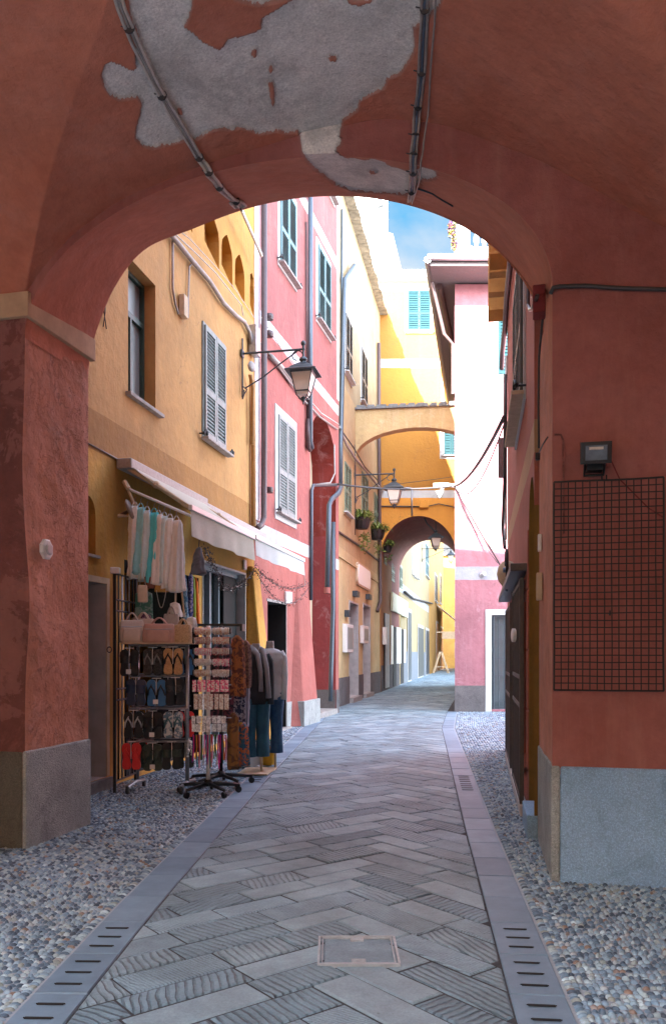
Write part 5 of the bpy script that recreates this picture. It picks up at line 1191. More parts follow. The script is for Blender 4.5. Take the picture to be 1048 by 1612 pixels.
# floodlight on the right pier
c_ = AW.px(933, 722, 0); t = thing('floodlight', 'black square floodlight on the right pier above the wire grid', 'floodlight', c_)
rz = math.atan2(AW.e.y, AW.e.x)
def loc(u, v, z): return c_+Vector((AW.e.x*u+AW.n.x*v, AW.e.y*u+AW.n.y*v, z))
mb = MB(); cc = loc(0, .17, .0); n4 = lambda w, h, d: [cc+Matrix.Rotation(rz, 3, 'Z') @ (Matrix.Rotation(.25, 3, 'X') @ Vector((x*w, d, z*h))) for x, z in ((-1, -1), (1, -1), (1, 1), (-1, 1))]
B_ = n4(.093, .068, -.085); F_ = n4(.066, .046, -.088); G_ = n4(.06, .05, .09)
mb.add(B_+n4(.093, .068, .0)+G_+F_, [(0, 1, 5, 4), (1, 2, 6, 5), (2, 3, 7, 6), (3, 0, 4, 7), (4, 5, 9, 8), (5, 6, 10, 9), (6, 7, 11, 10), (7, 4, 8, 11), (8, 9, 10, 11), (0, 12, 13, 1), (1, 13, 14, 2), (2, 14, 15, 3), (3, 15, 12, 0)]); mb.build('housing', M_IRON, t)
mb = MB(); mb.add(n4(.067, .047, -.078), [(0, 1, 2, 3)]); lens = mb.build('lens', simple('floodlight_lens', (.10, .125, .15), .12), t)
mb = MB(); a_ = n4(.05, .03, -.081); mb.box(sum(a_, Vector())/4+Vector((0, 0, .03)), (.085, .012, .022), rz); mb.build('reflector', M_GALV, lens)
mb = MB(); mb.box(loc(0, .09, -.085), (.10, .10, .04), rz); mb.tube([loc(-.06, .14, -.06), loc(-.06, .05, -.12), loc(.06, .05, -.12), loc(.06, .14, -.06)], .010, 6); mb.build('mount', M_IRON, t, bevel=.006)
cable('floodlight_lead', 'thin reddish lead running from the floodlight down behind the wire grid', [loc(.09, .12, -.02), AW.px(975, 755, .02), AW.px(992, 772, .012), AW.px(1020, 800, .012), AW.px(1042, 814, .01)], .004, M_DKRED)
# wire grid panel
t = thing('wire_grid_panel', 'large black wire display grid hung on the front of the right pier', 'grid panel', AW.px(955, 1088, .04))
u0_, z1_ = AW.hit(871, 758); u1_, z0_ = AW.hit(1042, 1087); z1b = AW.hit(1042, 757)[1]; z0b = AW.hit(871, 1086)[1]
z1_ = (z1_+z1b)/2; z0_ = (z0_+z0b)/2
mb = MB(); nx = 15
for i in range(nx+1):
    u_ = u0_+(u1_-u0_)*i/nx; mb.tube([AW.P(u_, z0_, .045)]+[AW.P(u_+random.gauss(0, .0012), z0_+(z1_-z0_)*q_, .045+random.gauss(0, .001)) for q_ in (.2, .4, .6, .8)]+[AW.P(u_, z1_, .045)], .0035 if 0 < i < nx else .006, 6)
nz = int((z1_-z0_)/((u1_-u0_)/nx)+.5)
for i in range(nz+1):
    z_ = z0_+(z1_-z0_)*i/nz; mb.tube([AW.P(u0_, z_, .050)]+[AW.P(u0_+(u1_-u0_)*q_, z_+random.gauss(0, .0012), .050) for q_ in (.25, .5, .75)]+[AW.P(u1_, z_, .050)], .0035 if 0 < i < nz else .006, 6)
mb.build('mesh', M_IRON, t)
for uu, zz in ((u0_+.3, z1_-.02), (u1_-.35, z1_-.02), (u0_+.35, z1_-.9)):
    mb = MB(); mb.tube([AW.P(uu, zz+.03, .0), AW.P(uu, zz+.02, .055), AW.P(uu, zz+.05, .06)], .005, 6); mb.build('hook', M_IRON, t)

# ---------------------------------------------------------------- flower boxes on the cream house
def flower_box(label, x, y, k, trail):
    u_, z_ = CW.hit(x, y); c_ = CW.P(u_, z_, .20); t = thing('flower_pot', label, 'flower pot', CW.P(u_, z_-.2, .25), 'potted plants on the cream house ledge')
    mb = MB(); mb.lathe([(.17*k, -.24*k), (.22*k, -.15*k), (.27*k, .06*k), (.28*k, .10*k), (.24*k, .10*k)], c_, 12); mb.build('pot', M_IRON, t)
    mb = MB(); 
    for i in range(70):
        a_ = random.random()*2*PI; e_ = random.uniform(.2, 1.2); L = random.uniform(.3, .6)*k; d_ = Vector((math.cos(a_)*math.cos(e_), math.sin(a_)*math.cos(e_), math.sin(e_))); s_ = c_+Vector((d_.x*.12, d_.y*.12, .08)); mid = s_+d_*L*.6; end = s_+d_*L+Vector((0, 0, -L*random.uniform(.1, .6))); w_ = d_.cross(Vector((0, 0, 1))).normalized()*.022*k
        mb.add([s_-w_, s_+w_, mid+w_, mid-w_, end], [(0, 1, 2, 3), (3, 2, 4)], random.randrange(2))
    leaves(mb, c_+Vector((0, 0, .15)), (.4*k, .4*k, .2*k), 160, .07, 0, 2); leaves(mb, c_+Vector((.1, .3, -.3)), (.2*k, .4*k, .15*k), int(120*trail), .06, 0, 2, hang=.6*trail)
    mb.build('foliage', [M_LEAF, M_LEAF2], t); mb = MB(); mb.tube([CW.P(u_, z_+.1, 0), CW.P(u_, z_+.08, .2)], .02, 6); mb.build('bracket', M_IRON, t)
flower_box('leafy black pot on the cream wall, nearest of the three plants', 560, 821, 1.05, 1.0)
flower_box('leafy black pot in the middle of the three wall plants', 585, 839, 1.1, .7)
flower_box('small plant pot at the corner of the orange passage, farthest of the three', 601, 862, .85, .3)

# ---------------------------------------------------------------- awnings
def awning(label, name, W, ua, ub, zw, zf, d, drop, mat, mat2, group):
    t = thing(name, label, 'awning', W.P((ua+ub)/2, zf, d), group)
    mb = MB(); W.box(mb, ua-.06, ub+.04, zw-.02, zw+.10, .01, .20); mb.build('cassette', simple('awning_cassette', (.33, .30, .28), .6) if 'awning_cassette' not in bpy.data.materials else bpy.data.materials['awning_cassette'], t, bevel=.015)
    mb = MB(); n = 12; m = 24; vs = []
    for j in range(n+1):
        f = j/n
        for i in range(m+1): u = ua+(ub-ua)*i/m; vs.append(W.P(u, zw+(zf-zw)*f-.03*math.sin(PI*f)+.03, .16+(d-.16)*f))
    fs = [(j*(m+1)+i, j*(m+1)+i+1, (j+1)*(m+1)+i+1, (j+1)*(m+1)+i) for j in range(n) for i in range(m)]
    mb.add(vs, fs); mb.add([v-Vector((0, 0, .006)) for v in vs], fs); mb.build('fabric', mat, t, smooth=True)
    mb = MB(); W.box(mb, ua-.02, ub+.02, zf-.03, zf+.035, d-.01, d+.04); mb.build('front_bar', M_PLASTW, t, bevel=.01)
    mb = MB(); vs = []; m = 60
    for j in range(7):
        f = j/6
        for i in range(m+1):
            u = ua+(ub-ua)*i/m; w_ = math.sin(i*.55)*.009*f+math.sin(i*.21+1)*.016*f; vs.append(W.P(u, zf-.025-drop*f-math.sin(i*.33)*.006*f, d+.016+w_))
    fs = [(j*(m+1)+i, j*(m+1)+i+1, (j+1)*(m+1)+i+1, (j+1)*(m+1)+i) for j in range(6) for i in range(m)]
    mb.add(vs, fs); mb.add([v+Vector((-.004, .0, 0)) for v in vs], fs); mb.build('valance', mat2, t, smooth=True)
    for u in (ua+.03, ub-.25):
        mb = MB(); mb.tube([W.P(u, zw-.0, .12), W.P(u+.03, zw-.20, .45), W.P(u, zf, d)], .028, 8); mb.sphere(W.P(u+.03, zw-.20, .45), .045, 8); mb.build('folding_arm', M_BEIGE, t)
    return t
dA = .88
uA_, zf_ = YW.hit(301, 801, dA); uB_, zf2 = YW.hit(397.5, 846, dA)
M_FBEIGE = fabric('beige_canvas', (.44, .42, .35)); M_FWHITE = fabric('white_canvas', (.50, .52, .51))
awning('beige shop awning with a long hanging valance over the sandal stand', 'awning', YW, uA_-.05, uB_, 3.66, (zf_+zf2)/2, dA, .30, M_FBEIGE, M_FBEIGE, 'awnings over the shop')
uC_, zf3 = YW.hit(399.5, 847, dA); uD_, zf4 = YW.hit(477, 881, dA)
awn2 = awning('white shop awning farther along, over the pink doorway', 'awning', YW, uC_+.03, uD_-.02, 3.60, (zf3+zf4)/2, dA, .24, M_FWHITE, M_FWHITE, 'awnings over the shop')

# ---------------------------------------------------------------- iron gate of the shop
gx = thing('iron_gate', 'open black iron gate with round bars beside the sandal stand', 'gate', (-2.36, 8.95, 0))
def G(px, z, Y): return Vector(((px-524)*Y/FPX, Y, z))
za = at(0, 900, 8.95).z
mb = MB(); mb.box(G(181, za/2, 8.95), (.032, .032, za)); mb.box(G(214, za/2, 9.62), (.03, .03, za))
for z in (.12, 1.0, 1.12, za-.42, za-.3, za-.02): a_, b_ = G(181, z, 8.95), G(214, z, 9.62); mb.tube([a_, b_], .012, 6)
mb.build('frame', M_IRON, gx)
for i in range(1, 6):
    f = i/6; a_ = G(181, .12, 8.95).lerp(G(214, .12, 9.62), f); mb = MB(); mb.tube([a_, a_+Vector((0, 0, za-.14))], .010, 8); mb.build('bar', M_GALV if i in (2, 4) else M_IRON, gx, smooth=True)
mb = MB(); mb.box(G(182, za+.01, 8.93), (.10, .07, .07)); mb.build('hinge_cap', M_PLASTW, gx, bevel=.01)
mb = MB(); mb.tube([G(172.5, 1.55, 8.93)+Vector((.025*math.cos(a), 0, .03*math.sin(a))) for a in np.linspace(0, 2*PI, 13)[:-1]], .006, 6, closed=True); mb.build('ring', M_PIPED, gx)

# ---------------------------------------------------------------- sandal stand
YR = 9.08
def R(px, py, dy=0): return at(px, py, YR+dy)
zr = lambda y: at(0, y, YR).z
st = thing('sandal_stand', 'silver wheeled display stand hung with rows of flip-flops', 'display stand', (R(252, 0).x, YR, 0))
xl_, xr_ = R(213, 0).x, R(295, 0).x
mb = MB(); mb.tube([(xr_, YR, .09), (xr_, YR, zr(1000))], .022, 10); mb.build('post', M_GALV, st, smooth=True)
mb = MB(); mb.tube([(xl_, YR+.12, .09), (xl_, YR+.12, zr(1004))], .018, 10); mb.build('post', M_GALV, st, smooth=True)
for y in (1016, 1064, 1115, 1167):
    z = zr(y); mb = MB(); mb.tube([(xl_-.06, YR-.02, z), (xr_+.02, YR-.02, z)], .012, 8); mb.tube([(xl_-.06, YR+.1, z+.02), (xr_+.02, YR+.1, z+.02)], .009, 8)
    for k in range(3): x = xl_+.01+(xr_-xl_-.06)*(k+.3)/2.7; mb.tube([(x, YR-.03, z), (x, YR-.09, z-.01), (x, YR-.10, z+.012)], .004, 5)
    mb.build('rail', M_GALV, st)
for x, yb in ((xl_, .0), (xr_, .0)):
    mb = MB(); mb.tube([(x-.03, YR-.24, .075), (x, YR, .10), (x+.03, YR+.3, .075)], .020, 8); mb.build('foot', M_GALV, st)
    for sy in (-.24, .3):
        mb = MB(); mb.lathe([(.012, -.016), (.04, -.014), (.042, 0), (.04, .014), (.012, .016)], (x+.1*sy, YR+sy, .042), 12, M=Matrix.Rotation(PI/2, 3, 'Y')); mb.tube([(x+.1*sy, YR+sy, .045), (x+.1*sy, YR+sy, .085)], .012, 6); mb.build('castor', M_IRON, st)
mb = MB(); mb.box(((xl_+xr_)/2-.02, YR+.04, zr(1013)), (xr_-xl_+.2, .34, .014)); mb.build('top_shelf', M_BEIGE, st, bevel=.003)
SOLE = [(0, -.14), (.03, -.138), (.048, -.12), (.052, -.09), (.044, -.03), (.046, .03), (.056, .08), (.052, .12), (.03, .145), (.0, .15), (-.028, .142), (-.046, .11), (-.05, .07), (-.04, .02), (-.036, -.04), (-.046, -.09), (-.042, -.122), (-.026, -.138)]
def flipflops(label, x, z, Y, sole, strap, base, style='thong', s=1.0, rz=0., tag_=False, two=None):
    t = thing('flip_flops', label, 'sandals', (x, Y, z), 'flip-flops hung on the sandal stand', rz)
    for sx in (-1, 1):
        mb = MB(); L = [(sx*p[0]*s+sx*.052*s, p[1]*s) for p in SOLE]; n = len(L)
        lay = [(0, 0), (-.008, 0), (-.0085, 1), (-.02, 1)]
        mb.add([(p[0], -.022, p[1]) for p in L]+[(p[0], -.012, p[1]) for p in L]+[(p[0]*1., .0, p[1]*1.) for p in L], [tuple(range(n))]+[(i, (i+1) % n, n+(i+1) % n, n+i) for i in range(n)], 0)
        mb.add([(p[0], -.012, p[1]) for p in L]+[(p[0], .004, p[1]) for p in L], [tuple(reversed(range(n, 2*n)))]+[(i, (i+1) % n, n+(i+1) % n, n+i) for i in range(n)], 1)
        so_ = mb.build('sole', [sole, base], t, local=True, bevel=.003)
        c = sx*.052*s; mb = MB()
        if style == 'thong':
            mb.tube([(c-.040*s, -.020, -.02*s), (c-.03*s, -.045, .03*s), (c-.004*s, -.052, .075*s), (c, -.045, .088*s), (c, -.022, .096*s)], [.009, .010, .008, .006, .005], 6); mb.tube([(c+.040*s, -.020, -.02*s), (c+.03*s, -.045, .03*s), (c+.004*s, -.052, .075*s), (c, -.045, .088*s)], [.009, .010, .008, .006], 6)
        else:
            vs = []
            for j in range(7):
                a = PI*j/6
                for k in range(2): vs.append((c-.052*s*math.cos(a), -.018-.045*math.sin(a), (.0+.085*k)*s))
            mb.add(vs, [(2*j, 2*j+1, 2*j+3, 2*j+2) for j in range(6)]); mb.add([(v[0]*1., v[1]-.006, v[2]) for v in vs], [(2*j, 2*j+1, 2*j+3, 2*j+2) for j in range(6)])
            if style == 'cross': mb.tube([(c-.045*s, -.03, -.05*s), (c, -.07, .02*s), (c+.045*s, -.03, .09*s)], .012, 6)
        mb.build('strap', strap, t, local=True, smooth=True)
    mb = MB(); mb.tube([(0, -.02, .165*s), (0, -.03, .10*s), (0, -.03, -.02*s)], .004, 6); mb.tube([(-.05*s, -.02, .165*s), (.05*s, -.02, .165*s)], .005, 6); mb.build('hanger', M_PLASTW, t, local=True)
    if tag_: mb = MB(); mb.box((0, -.062, -.09*s), (.055, .003, .05)); mb.build('price_tag', M_PLASTW, t, local=True)
    return t
cB = fabric('rubber_black', (.022, .022, .024), None, 20, .7); cK = fabric('rubber_charcoal', (.045, .045, .05), (.02, .02, .02), 40, .7); cN = fabric('rubber_navy', (.025, .04, .085), None, 20, .6)
cBl = fabric('rubber_blue', (.02, .14, .34), None, 20, .5); cT = fabric('cork_tan', (.55, .33, .16), (.45, .26, .12), 60, .8); cR = fabric('rubber_red', (.75, .04, .04), None, 20, .5)
cG = fabric('strap_grey', (.22, .22, .22), None, 20, .7); cW = fabric('rubber_white', (.55, .57, .58), (.10, .18, .26), 26, .6); cTe = fabric('strap_teal', (.05, .14, .17), None, 20, .6); cGn = fabric('rubber_dark_green', (.03, .045, .035), (.05, .06, .05), 30, .7); cWh = fabric('rubber_pale', (.5, .5, .5), None, 20, .6)
S_ = [
 (207, 1044, cB, cB, cB, 'slide', True, 0, 'black slide sandals with a price tag, top left of the stand'),
 (243, 1043, cK, cG, cB, 'thong', False, 0, 'black flip-flops with grey straps, top row middle'),
 (275, 1042, cT, cB, cT, 'thong', False, 0, 'tan cork flip-flops with dark straps, top row'),
 (217, 1090, cN, cN, cN, 'slide', False, 0, 'navy blue slide sandals, second row left'),
 (249, 1091, cBl, cB, cBl, 'thong', True, 0, 'bright blue flip-flops with black straps, second row'),
 (277, 1090, cB, cK, cB, 'slide', False, .5, 'black slide sandals turned sideways, second row right'),
 (213, 1141, cB, cWh, cWh, 'thong', False, 0, 'black flip-flops with pale edges, third row left'),
 (243, 1142, cB, cB, cB, 'cross', True, 0, 'black crossed-strap sandals with a white tag, third row middle'),
 (275, 1141, cW, cTe, cWh, 'thong', False, 0, 'grey and blue patterned flip-flops, third row right'),
 (210, 1190, cR, cR, cR, 'thong', False, -.1, 'bright red flip-flops at the bottom left of the stand'),
 (243, 1192, cGn, cGn, cB, 'cross', True, .1, 'dark green sandals with a tag, bottom row middle'),
 (272, 1190, cB, cGn, cB, 'slide', False, .3, 'black sandals at the bottom right of the stand')]
for x, y, a_, b_, c_, sty, tg, rz, lab in S_: flipflops(lab, R(x, 0).x, zr(y), YR-.06, a_, b_, c_, sty, 1.0, rz, tg)
for x, y, a_, lab in ((290, 1043, cBl, 'blue flip-flops tucked behind the tan pair'), (290, 1141, cR, 'red edged flip-flops tucked behind the patterned pair'), (222, 1189, cR, 'second red pair half hidden behind the bright red flip-flops'), (290, 1190, cK, 'charcoal flip-flops hanging behind the bottom right pair'), (228, 1140, cB, 'black flip-flops squeezed between the third row pairs'), (260, 1042, cB, 'black flip-flops squeezed behind the tan and grey pairs'), (231, 1189, cGn, 'dark green flip-flops hanging behind the bottom row'), (263, 1089, cK, 'charcoal flip-flops behind the bright blue pair')):
    flipflops(lab, R(x, 0).x, zr(y), YR+.03, a_, cB, a_, 'thong', .98, .45)

# ---------------------------------------------------------------- bags, dresses and scarves
def rbox(c, w_, d_, h, rz, r=.04, taper=.9):
    rings = []
    for z, k in ((0, .92), (.04, 1), (.5, 1.0), (.85, (1+taper)/2), (.97, taper), (1, taper*.9)):
        ring = []
        for i in range(20):
            a = 2*PI*i/20; cx, sy = math.cos(a), math.sin(a); sgn = lambda v: (abs(v)**.45)*(1 if v >= 0 else -1)
            p = Matrix.Rotation(rz, 3, 'Z') @ Vector((sgn(cx)*w_/2*k, sgn(sy)*d_/2*k*(1-.35*z), z*h)); ring.append(Vector(c)+p)
        rings.append(ring)
    return rings
def bag(label, px, ybase, w_, h, d_, mat, rz=0, Y=None, strap='arch', pocket=True, yl=None):
    Y = Y or YR; c_ = at(px, ybase, Y); t = thing('handbag', label, 'bag', c_, 'handbags on the stand')
    mb = MB(); mb.loft(rbox(c_, w_, d_, h, rz)); mb.build('body', mat, t, smooth=True)
    rm = Matrix.Rotation(rz, 3, 'Z'); q = lambda x, y, z: c_+rm @ Vector((x, y, z))
    if pocket:
        mb = MB(); mb.loft(rbox(q(0, -d_/2+.0, h*.08), w_*.72, .035, h*.55, rz)); mb.build('pocket', mat, t, smooth=True)
        mb = MB(); mb.tube([q(-w_*.42, -d_*.42, h*.72), q(0, -d_*.47, h*.70), q(w_*.42, -d_*.42, h*.72)], .004, 6); mb.build('zip', M_GALV, t)
    if strap == 'arch':
        for yy in (-.02, .03): mb = MB(); mb.tube([q(-w_*.25+w_*.5*k/10, yy, h*.93+math.sin(PI*k/10)*h*.38) for k in range(11)], .008, 6); mb.build('handle', mat, t, smooth=True)
    elif strap == 'hang':
        mb = MB(); mb.tube([q(-w_*.3, 0, h*.95), q(-.01, 0, h+.24), q(w_*.3, 0, h*.95)], .005, 6); mb.build('handle', mat, t, smooth=True)
    elif strap == 'loop':
        mb = MB(); mb.tube([q(-w_*.35+w_*.7*k/12, -.03, -math.sin(PI*k/12)*.20+.02) for k in range(13)], .004, 6); mb.build('handle', M_CABLEL, t, smooth=True)
    return t
L1 = fabric('taupe_leather', (.55, .45, .39), None, 20, .6); L2 = fabric('dusty_rose_leather', (.46, .27, .23), None, 20, .55); L3 = fabric('camel_straw', (.48, .34, .21), (.36, .25, .14), 60, .8); L4 = fabric('brown_leather', (.16, .05, .03), None, 20, .5); L5 = fabric('cream_leather', (.55, .47, .36), None, 20, .6); L6 = fabric('mustard_leather', (.45, .26, .06), None, 20, .6); L7 = fabric('rust_leather', (.36, .12, .06), None, 20, .6)
bag('taupe canvas handbag standing at the left end of the top shelf', 208, 1012, .27, .25, .12, L1, .2)
bag('wide dusty rose handbag with a front pocket in the middle of the top shelf', 251, 1012, .36, .21, .14, L2, 0)
bag('pale taupe bag lying behind the dusty rose one', 226, 1005, .26, .22, .10, L1, -.1, YR+.13)
bag('camel straw bag at the right end of the top shelf', 288, 1012, .20, .20, .12, L3, -.2, None, 'arch', False)
bag('rounded grey handbag behind the camel straw bag', 270, 1003, .18, .26, .08, fabric('grey_leather', (.35, .33, .32)), .1, YR+.15, 'arch', False)
bag('small cream basket bag hanging in front of the gate bars', 225, 948, .11, .19, .05, L5, 0, 9.2, 'hang', False)
bag('dark brown bag hanging under the white dresses', 236, 926, .13, .13, .06, L4, 0, 9.3, None, False)
bag('mustard bag with a drooping chain strap under the dresses', 255, 932, .16, .08, .06, L6, 0, 9.3, 'loop', False)
bag('rust leather bag hanging right of the mustard bag', 272, 926, .12, .10, .06, L7, 0, 9.3, None, False)
def garment(name, label, cat, top, length, w0, w1, dep, mat, folds=7, amp=.3, rz=0, group=None, ease=.6, mat2=None, seed=0, n=48, m=22, parts=None, shoulder=.3):
    top = Vector(top); t = thing(name, label, cat, top, group, 0); rings = []; rnd = random.Random(seed); ph = rnd.random()*6; f2 = rnd.uniform(.3, .8)
    for j in range(m+1):
        f = j/m; w_ = w0+(w1-w0)*min(1, f**ease); w_ *= min(1, shoulder+f*8) if shoulder < 1 else 1; ring = []
        for i in range(n):
            a = 2*PI*i/n; k = 1+amp*(.25+.75*f)*math.sin(a*folds+ph+math.sin(f*3+ph)*.5)*.5+amp*.3*math.sin(a*3+f*4*f2)
            p = Matrix.Rotation(rz, 3, 'Z') @ Vector((math.cos(a)*w_/2*(1+(k-1)*.35), math.sin(a)*dep/2*k, 0)); q3 = top+p+Vector((math.sin(f*2.2+ph)*.012, 0, -length*f+math.sin(a*2+ph)*.012*f)); nz_ = noise.noise(q3*14+Vector((seed*3.1, 0, 0)))*.5+noise.noise(q3*30+Vector((0, seed, 0)))*.3; ring.append(q3+(p.normalized() if p.length > 1e-6 else p)*nz_*dep*.16*min(1, f*4))
        rings.append(ring)
    mb = MB(); mb.loft(rings, 0); mb.build('cloth', mat, t, smooth=True); return t
dw = [fabric('white_linen', (.80, .79, .78)), fabric('aqua_linen', (.30, .66, .74)), fabric('off_white_linen', (.70, .67, .64)), fabric('turquoise_cotton', (.10, .58, .66)), fabric('pale_aqua_linen', (.60, .76, .80))]
ds = [(213, 790, 912, 0, .12, 'white sleeveless dress, leftmost under the awning'), (222, 792, 905, 1, .14, 'aqua dress hanging second from the left'), (232, 797, 915, 4, .14, 'pale aqua dress with long folds hanging in the row'), (243, 800, 919, 3, .13, 'turquoise dress in the middle of the row'), (250, 803, 921, 0, .13, 'white dress just right of the turquoise one'), (259, 806, 918, 4, .11, 'very pale blue dress right of the middle'), (268, 809, 926, 0, .13, 'long white dress second from the right end'), (278, 812, 931, 2, .13, 'off white dress at the right end of the row')]
g_ = 'summer dresses hanging under the beige awning'
for i, (x, y0, y1, ci, w_, lab) in enumerate(ds):
    Y = 9.42-.018*i*1.2; p = at(x, y0, Y); L = (y1-y0)*Y/FPX
    t = garment('hanging_dress', lab, 'dress', p-Vector((0, 0, .055)), L-.055, .10, w_*1.6, .13, dw[ci], 7, .6, .5, g_, .7, None, i, shoulder=.75)
    mb = MB()
    for sx in (-1, 1): mb.tube([p+Vector((sx*.034, 0, -.065)), p+Vector((sx*.026, 0, -.03)), p+Vector((sx*.008, 0, .0))], .006, 6)
    mb.build('shoulder_strap', dw[ci], t, smooth=True); mb = MB(); mb.tube([p+Vector((0, 0, .0)), p+Vector((0, 0, .04)), p+Vector((.012, 0, .055))], .003, 5); mb.build('hanger', M_GALV, t)
cs = thing('hanging_rail', 'white tube rail under the awning that carries the dresses', 'rail', at(250, 797, 9.35)); mb = MB(); mb.tube([at(203, 770, 9.46), at(300, 812, 9.27)], .016, 8); mb.build('tube', M_PLASTW, cs, smooth=True)
mb = MB(); mb.tube([at(203, 770, 9.46), at(196, 758, 9.5)], .03, 8); mb.tube([at(196, 758, 9.5), at(220, 812, 9.5), at(186, 812, 9.42)], .02, 6); mb.build('hook_arm', M_BEIGE, cs)
t = thing('fan', 'small wire fan fixed to the wall under the awning end', 'fan', at(200, 808, 9.5)); mb = MB(); mb.lathe([(.01, -.03), (.11, -.02), (.13, 0), (.11, .02), (.01, .03)], at(206, 803, 9.4), 16, M=Matrix.Rotation(1.2, 3, 'Y')); mb.build('cage', simple('dusty_plastic', (.28, .23, .20), .6), t, smooth=True); mb = MB(); mb.tube([at(206, 803, 9.4), at(188, 812, 9.5)], .02, 6); mb.build('arm', M_PIPED, t)
# dark clothes behind in the doorway, turquoise top, scarves
garment('dark_dress', 'black dress hanging in the shop doorway behind the handbags', 'dress', at(252, 925, 9.75), .62, .30, .34, .10, fabric('black_cloth', (.02, .025, .024)), 5, .4, .1, None, .5, None, 3, shoulder=.8)
garment('green_top', 'green and aqua printed top hanging behind the basket bag', 'top', at(228, 930, 9.5), .34, .18, .2, .08, fabric('green_print', (.08, .25, .20), (.25, .40, .38), 14), 5, .4, .1, None, .5, None, 5)
garment('purple_top', 'small purple patterned cloth above the handbags', 'scarf', at(230, 966, 9.45), .24, .12, .16, .08, fabric('purple_print', (.13, .05, .12), (.30, .2, .28), 30), 4, .4, .1, None, .5, None, 6)
for i, (x, y0, y1, m_, lab) in enumerate(((292, 905, 990, fabric('blue_print', (.05, .20, .40), (.25, .45, .6), 25), 'sky blue printed scarf hanging right of the dresses'), (299, 902, 986, fabric('navy_print', (.04, .06, .25), (.4, .4, .55), 40), 'navy and white patterned scarf between the blue and green ones'), (304, 906, 984, fabric('lime_cloth', (.30, .50, .06)), 'thin lime green scarf'), (309, 910, 982, fabric('orange_cloth', (.85, .20, .03)), 'bright orange scarf hanging at the right end'))):
    Y = 9.6+.06*i; garment('hanging_scarf', lab, 'scarf', at(x, y0, Y), (y1-y0)*Y/FPX, .05, .06, .09, m_, 3, .4, .4, 'scarves hanging beside the shop window', .5, None, 20+i)
t = garment('drawstring_bag', 'grey and white drawstring bag hanging from the beige valance', 'bag', at(313, 862, 9.6), .31, .07, .19, .13, fabric('grey_cloth_bag', (.10, .09, .10), (.13, .12, .13), 8), 5, .25, .3, None, 1.0, None, 9, shoulder=.5); mb = MB(); mb.tube([at(313, 862, 9.6), at(314, 850, 9.6)], .006, 6); mb.build('cord', M_CABLED, t)
for x, lab in ((278, 'tan and white bag strap dangling beside the black dress'), (287, 'beige bag strap dangling right of the other strap')):
    t = thing('bag_strap', lab, 'strap', at(x, 930, 9.4)); mb = MB(); a_, b_ = at(x-1, 925, 9.4), at(x+(3 if x > 280 else -2), 968, 9.4); mb.tube([a_, b_], .012, 6); mb.build('band', L5 if x < 280 else L3, t); mb = MB(); mb.box(b_, (.03, .02, .05)); mb.build('buckle', M_GALV, t)

# ---------------------------------------------------------------- bracelet spinner stands
def spinner(label, px, Y, top_z, hub=.34, nleg=5, polem=None):
    c_ = Vector(((px-524)*Y/FPX, Y, 0)); t = thing('display_spinner', label, 'display stand', c_, 'wheeled spinner stands of the shop')
    mb = MB(); mb.tube([c_+Vector((0, 0, .10)), c_+Vector((0, 0, top_z))], .022, 10); mb.build('pole', polem or M_GALV, t, smooth=True)
    mb = MB(); mb.lathe([(.05, .09), (.055, .12), (.03, .16)], c_, 12); mb.build('hub', M_IRON, t)
    for i in range(nleg):
        a = 2*PI*i/nleg+.35; d = Vector((math.cos(a), math.sin(a), 0)); mb = MB(); mb.tube([c_+Vector((0, 0, .115)), c_+d*hub*.6+Vector((0, 0, .10)), c_+d*hub+Vector((0, 0, .085))], [.026, .020, .016], 8); mb.build('leg', M_IRON, t, smooth=True)
        mb = MB(); mb.lathe([(.012, -.018), (.034, -.016), (.036, 0), (.034, .016), (.012, .018)], c_+d*hub+Vector((0, 0, .036)), 12, M=Matrix.Rotation(a+PI/2, 3, 'Z') @ Matrix.Rotation(PI/2, 3, 'Y')); mb.tube([c_+d*hub+Vector((0, 0, .04)), c_+d*hub+Vector((0, 0, .09))], .010, 6); mb.build('castor', M_IRON, t)
    return t, c_
YS = 8.85; zs_ = lambda y: at(0, y, YS).z; xs_ = lambda x: (x-524)*YS/FPX
sp1, sc1 = spinner('front white-poled spinner stand carrying rolls of bracelets', 328, YS, zs_(985), .33, 5, M_PLASTW)
mb = MB()
for y in (993, 1008, 1025, 1042, 1059, 1078, 1100, 1130): mb.tube([(xs_(306), YS+.02, zs_(y)), (xs_(364), YS+.02, zs_(y))], .006, 6)
mb.build('crossbar', M_GALV, sp1)
bc = [fabric('bracelets_pink', (.80, .10, .25), (.85, .75, .72), 50), fabric('bracelets_rust', (.60, .16, .05), (.80, .66, .55), 45), fabric('bracelets_white', (.82, .80, .78), (.55, .40, .34), 60), fabric('bracelets_red', (.38, .05, .06), (.6, .5, .4), 60), fabric('bracelets_amber', (.55, .26, .10), (.7, .62, .52), 40)]
nm = ['pink', 'rust', 'white', 'dark red', 'amber']; rowl = ['top row', 'second row', 'third row', 'fourth row', 'fifth row']
k = 0
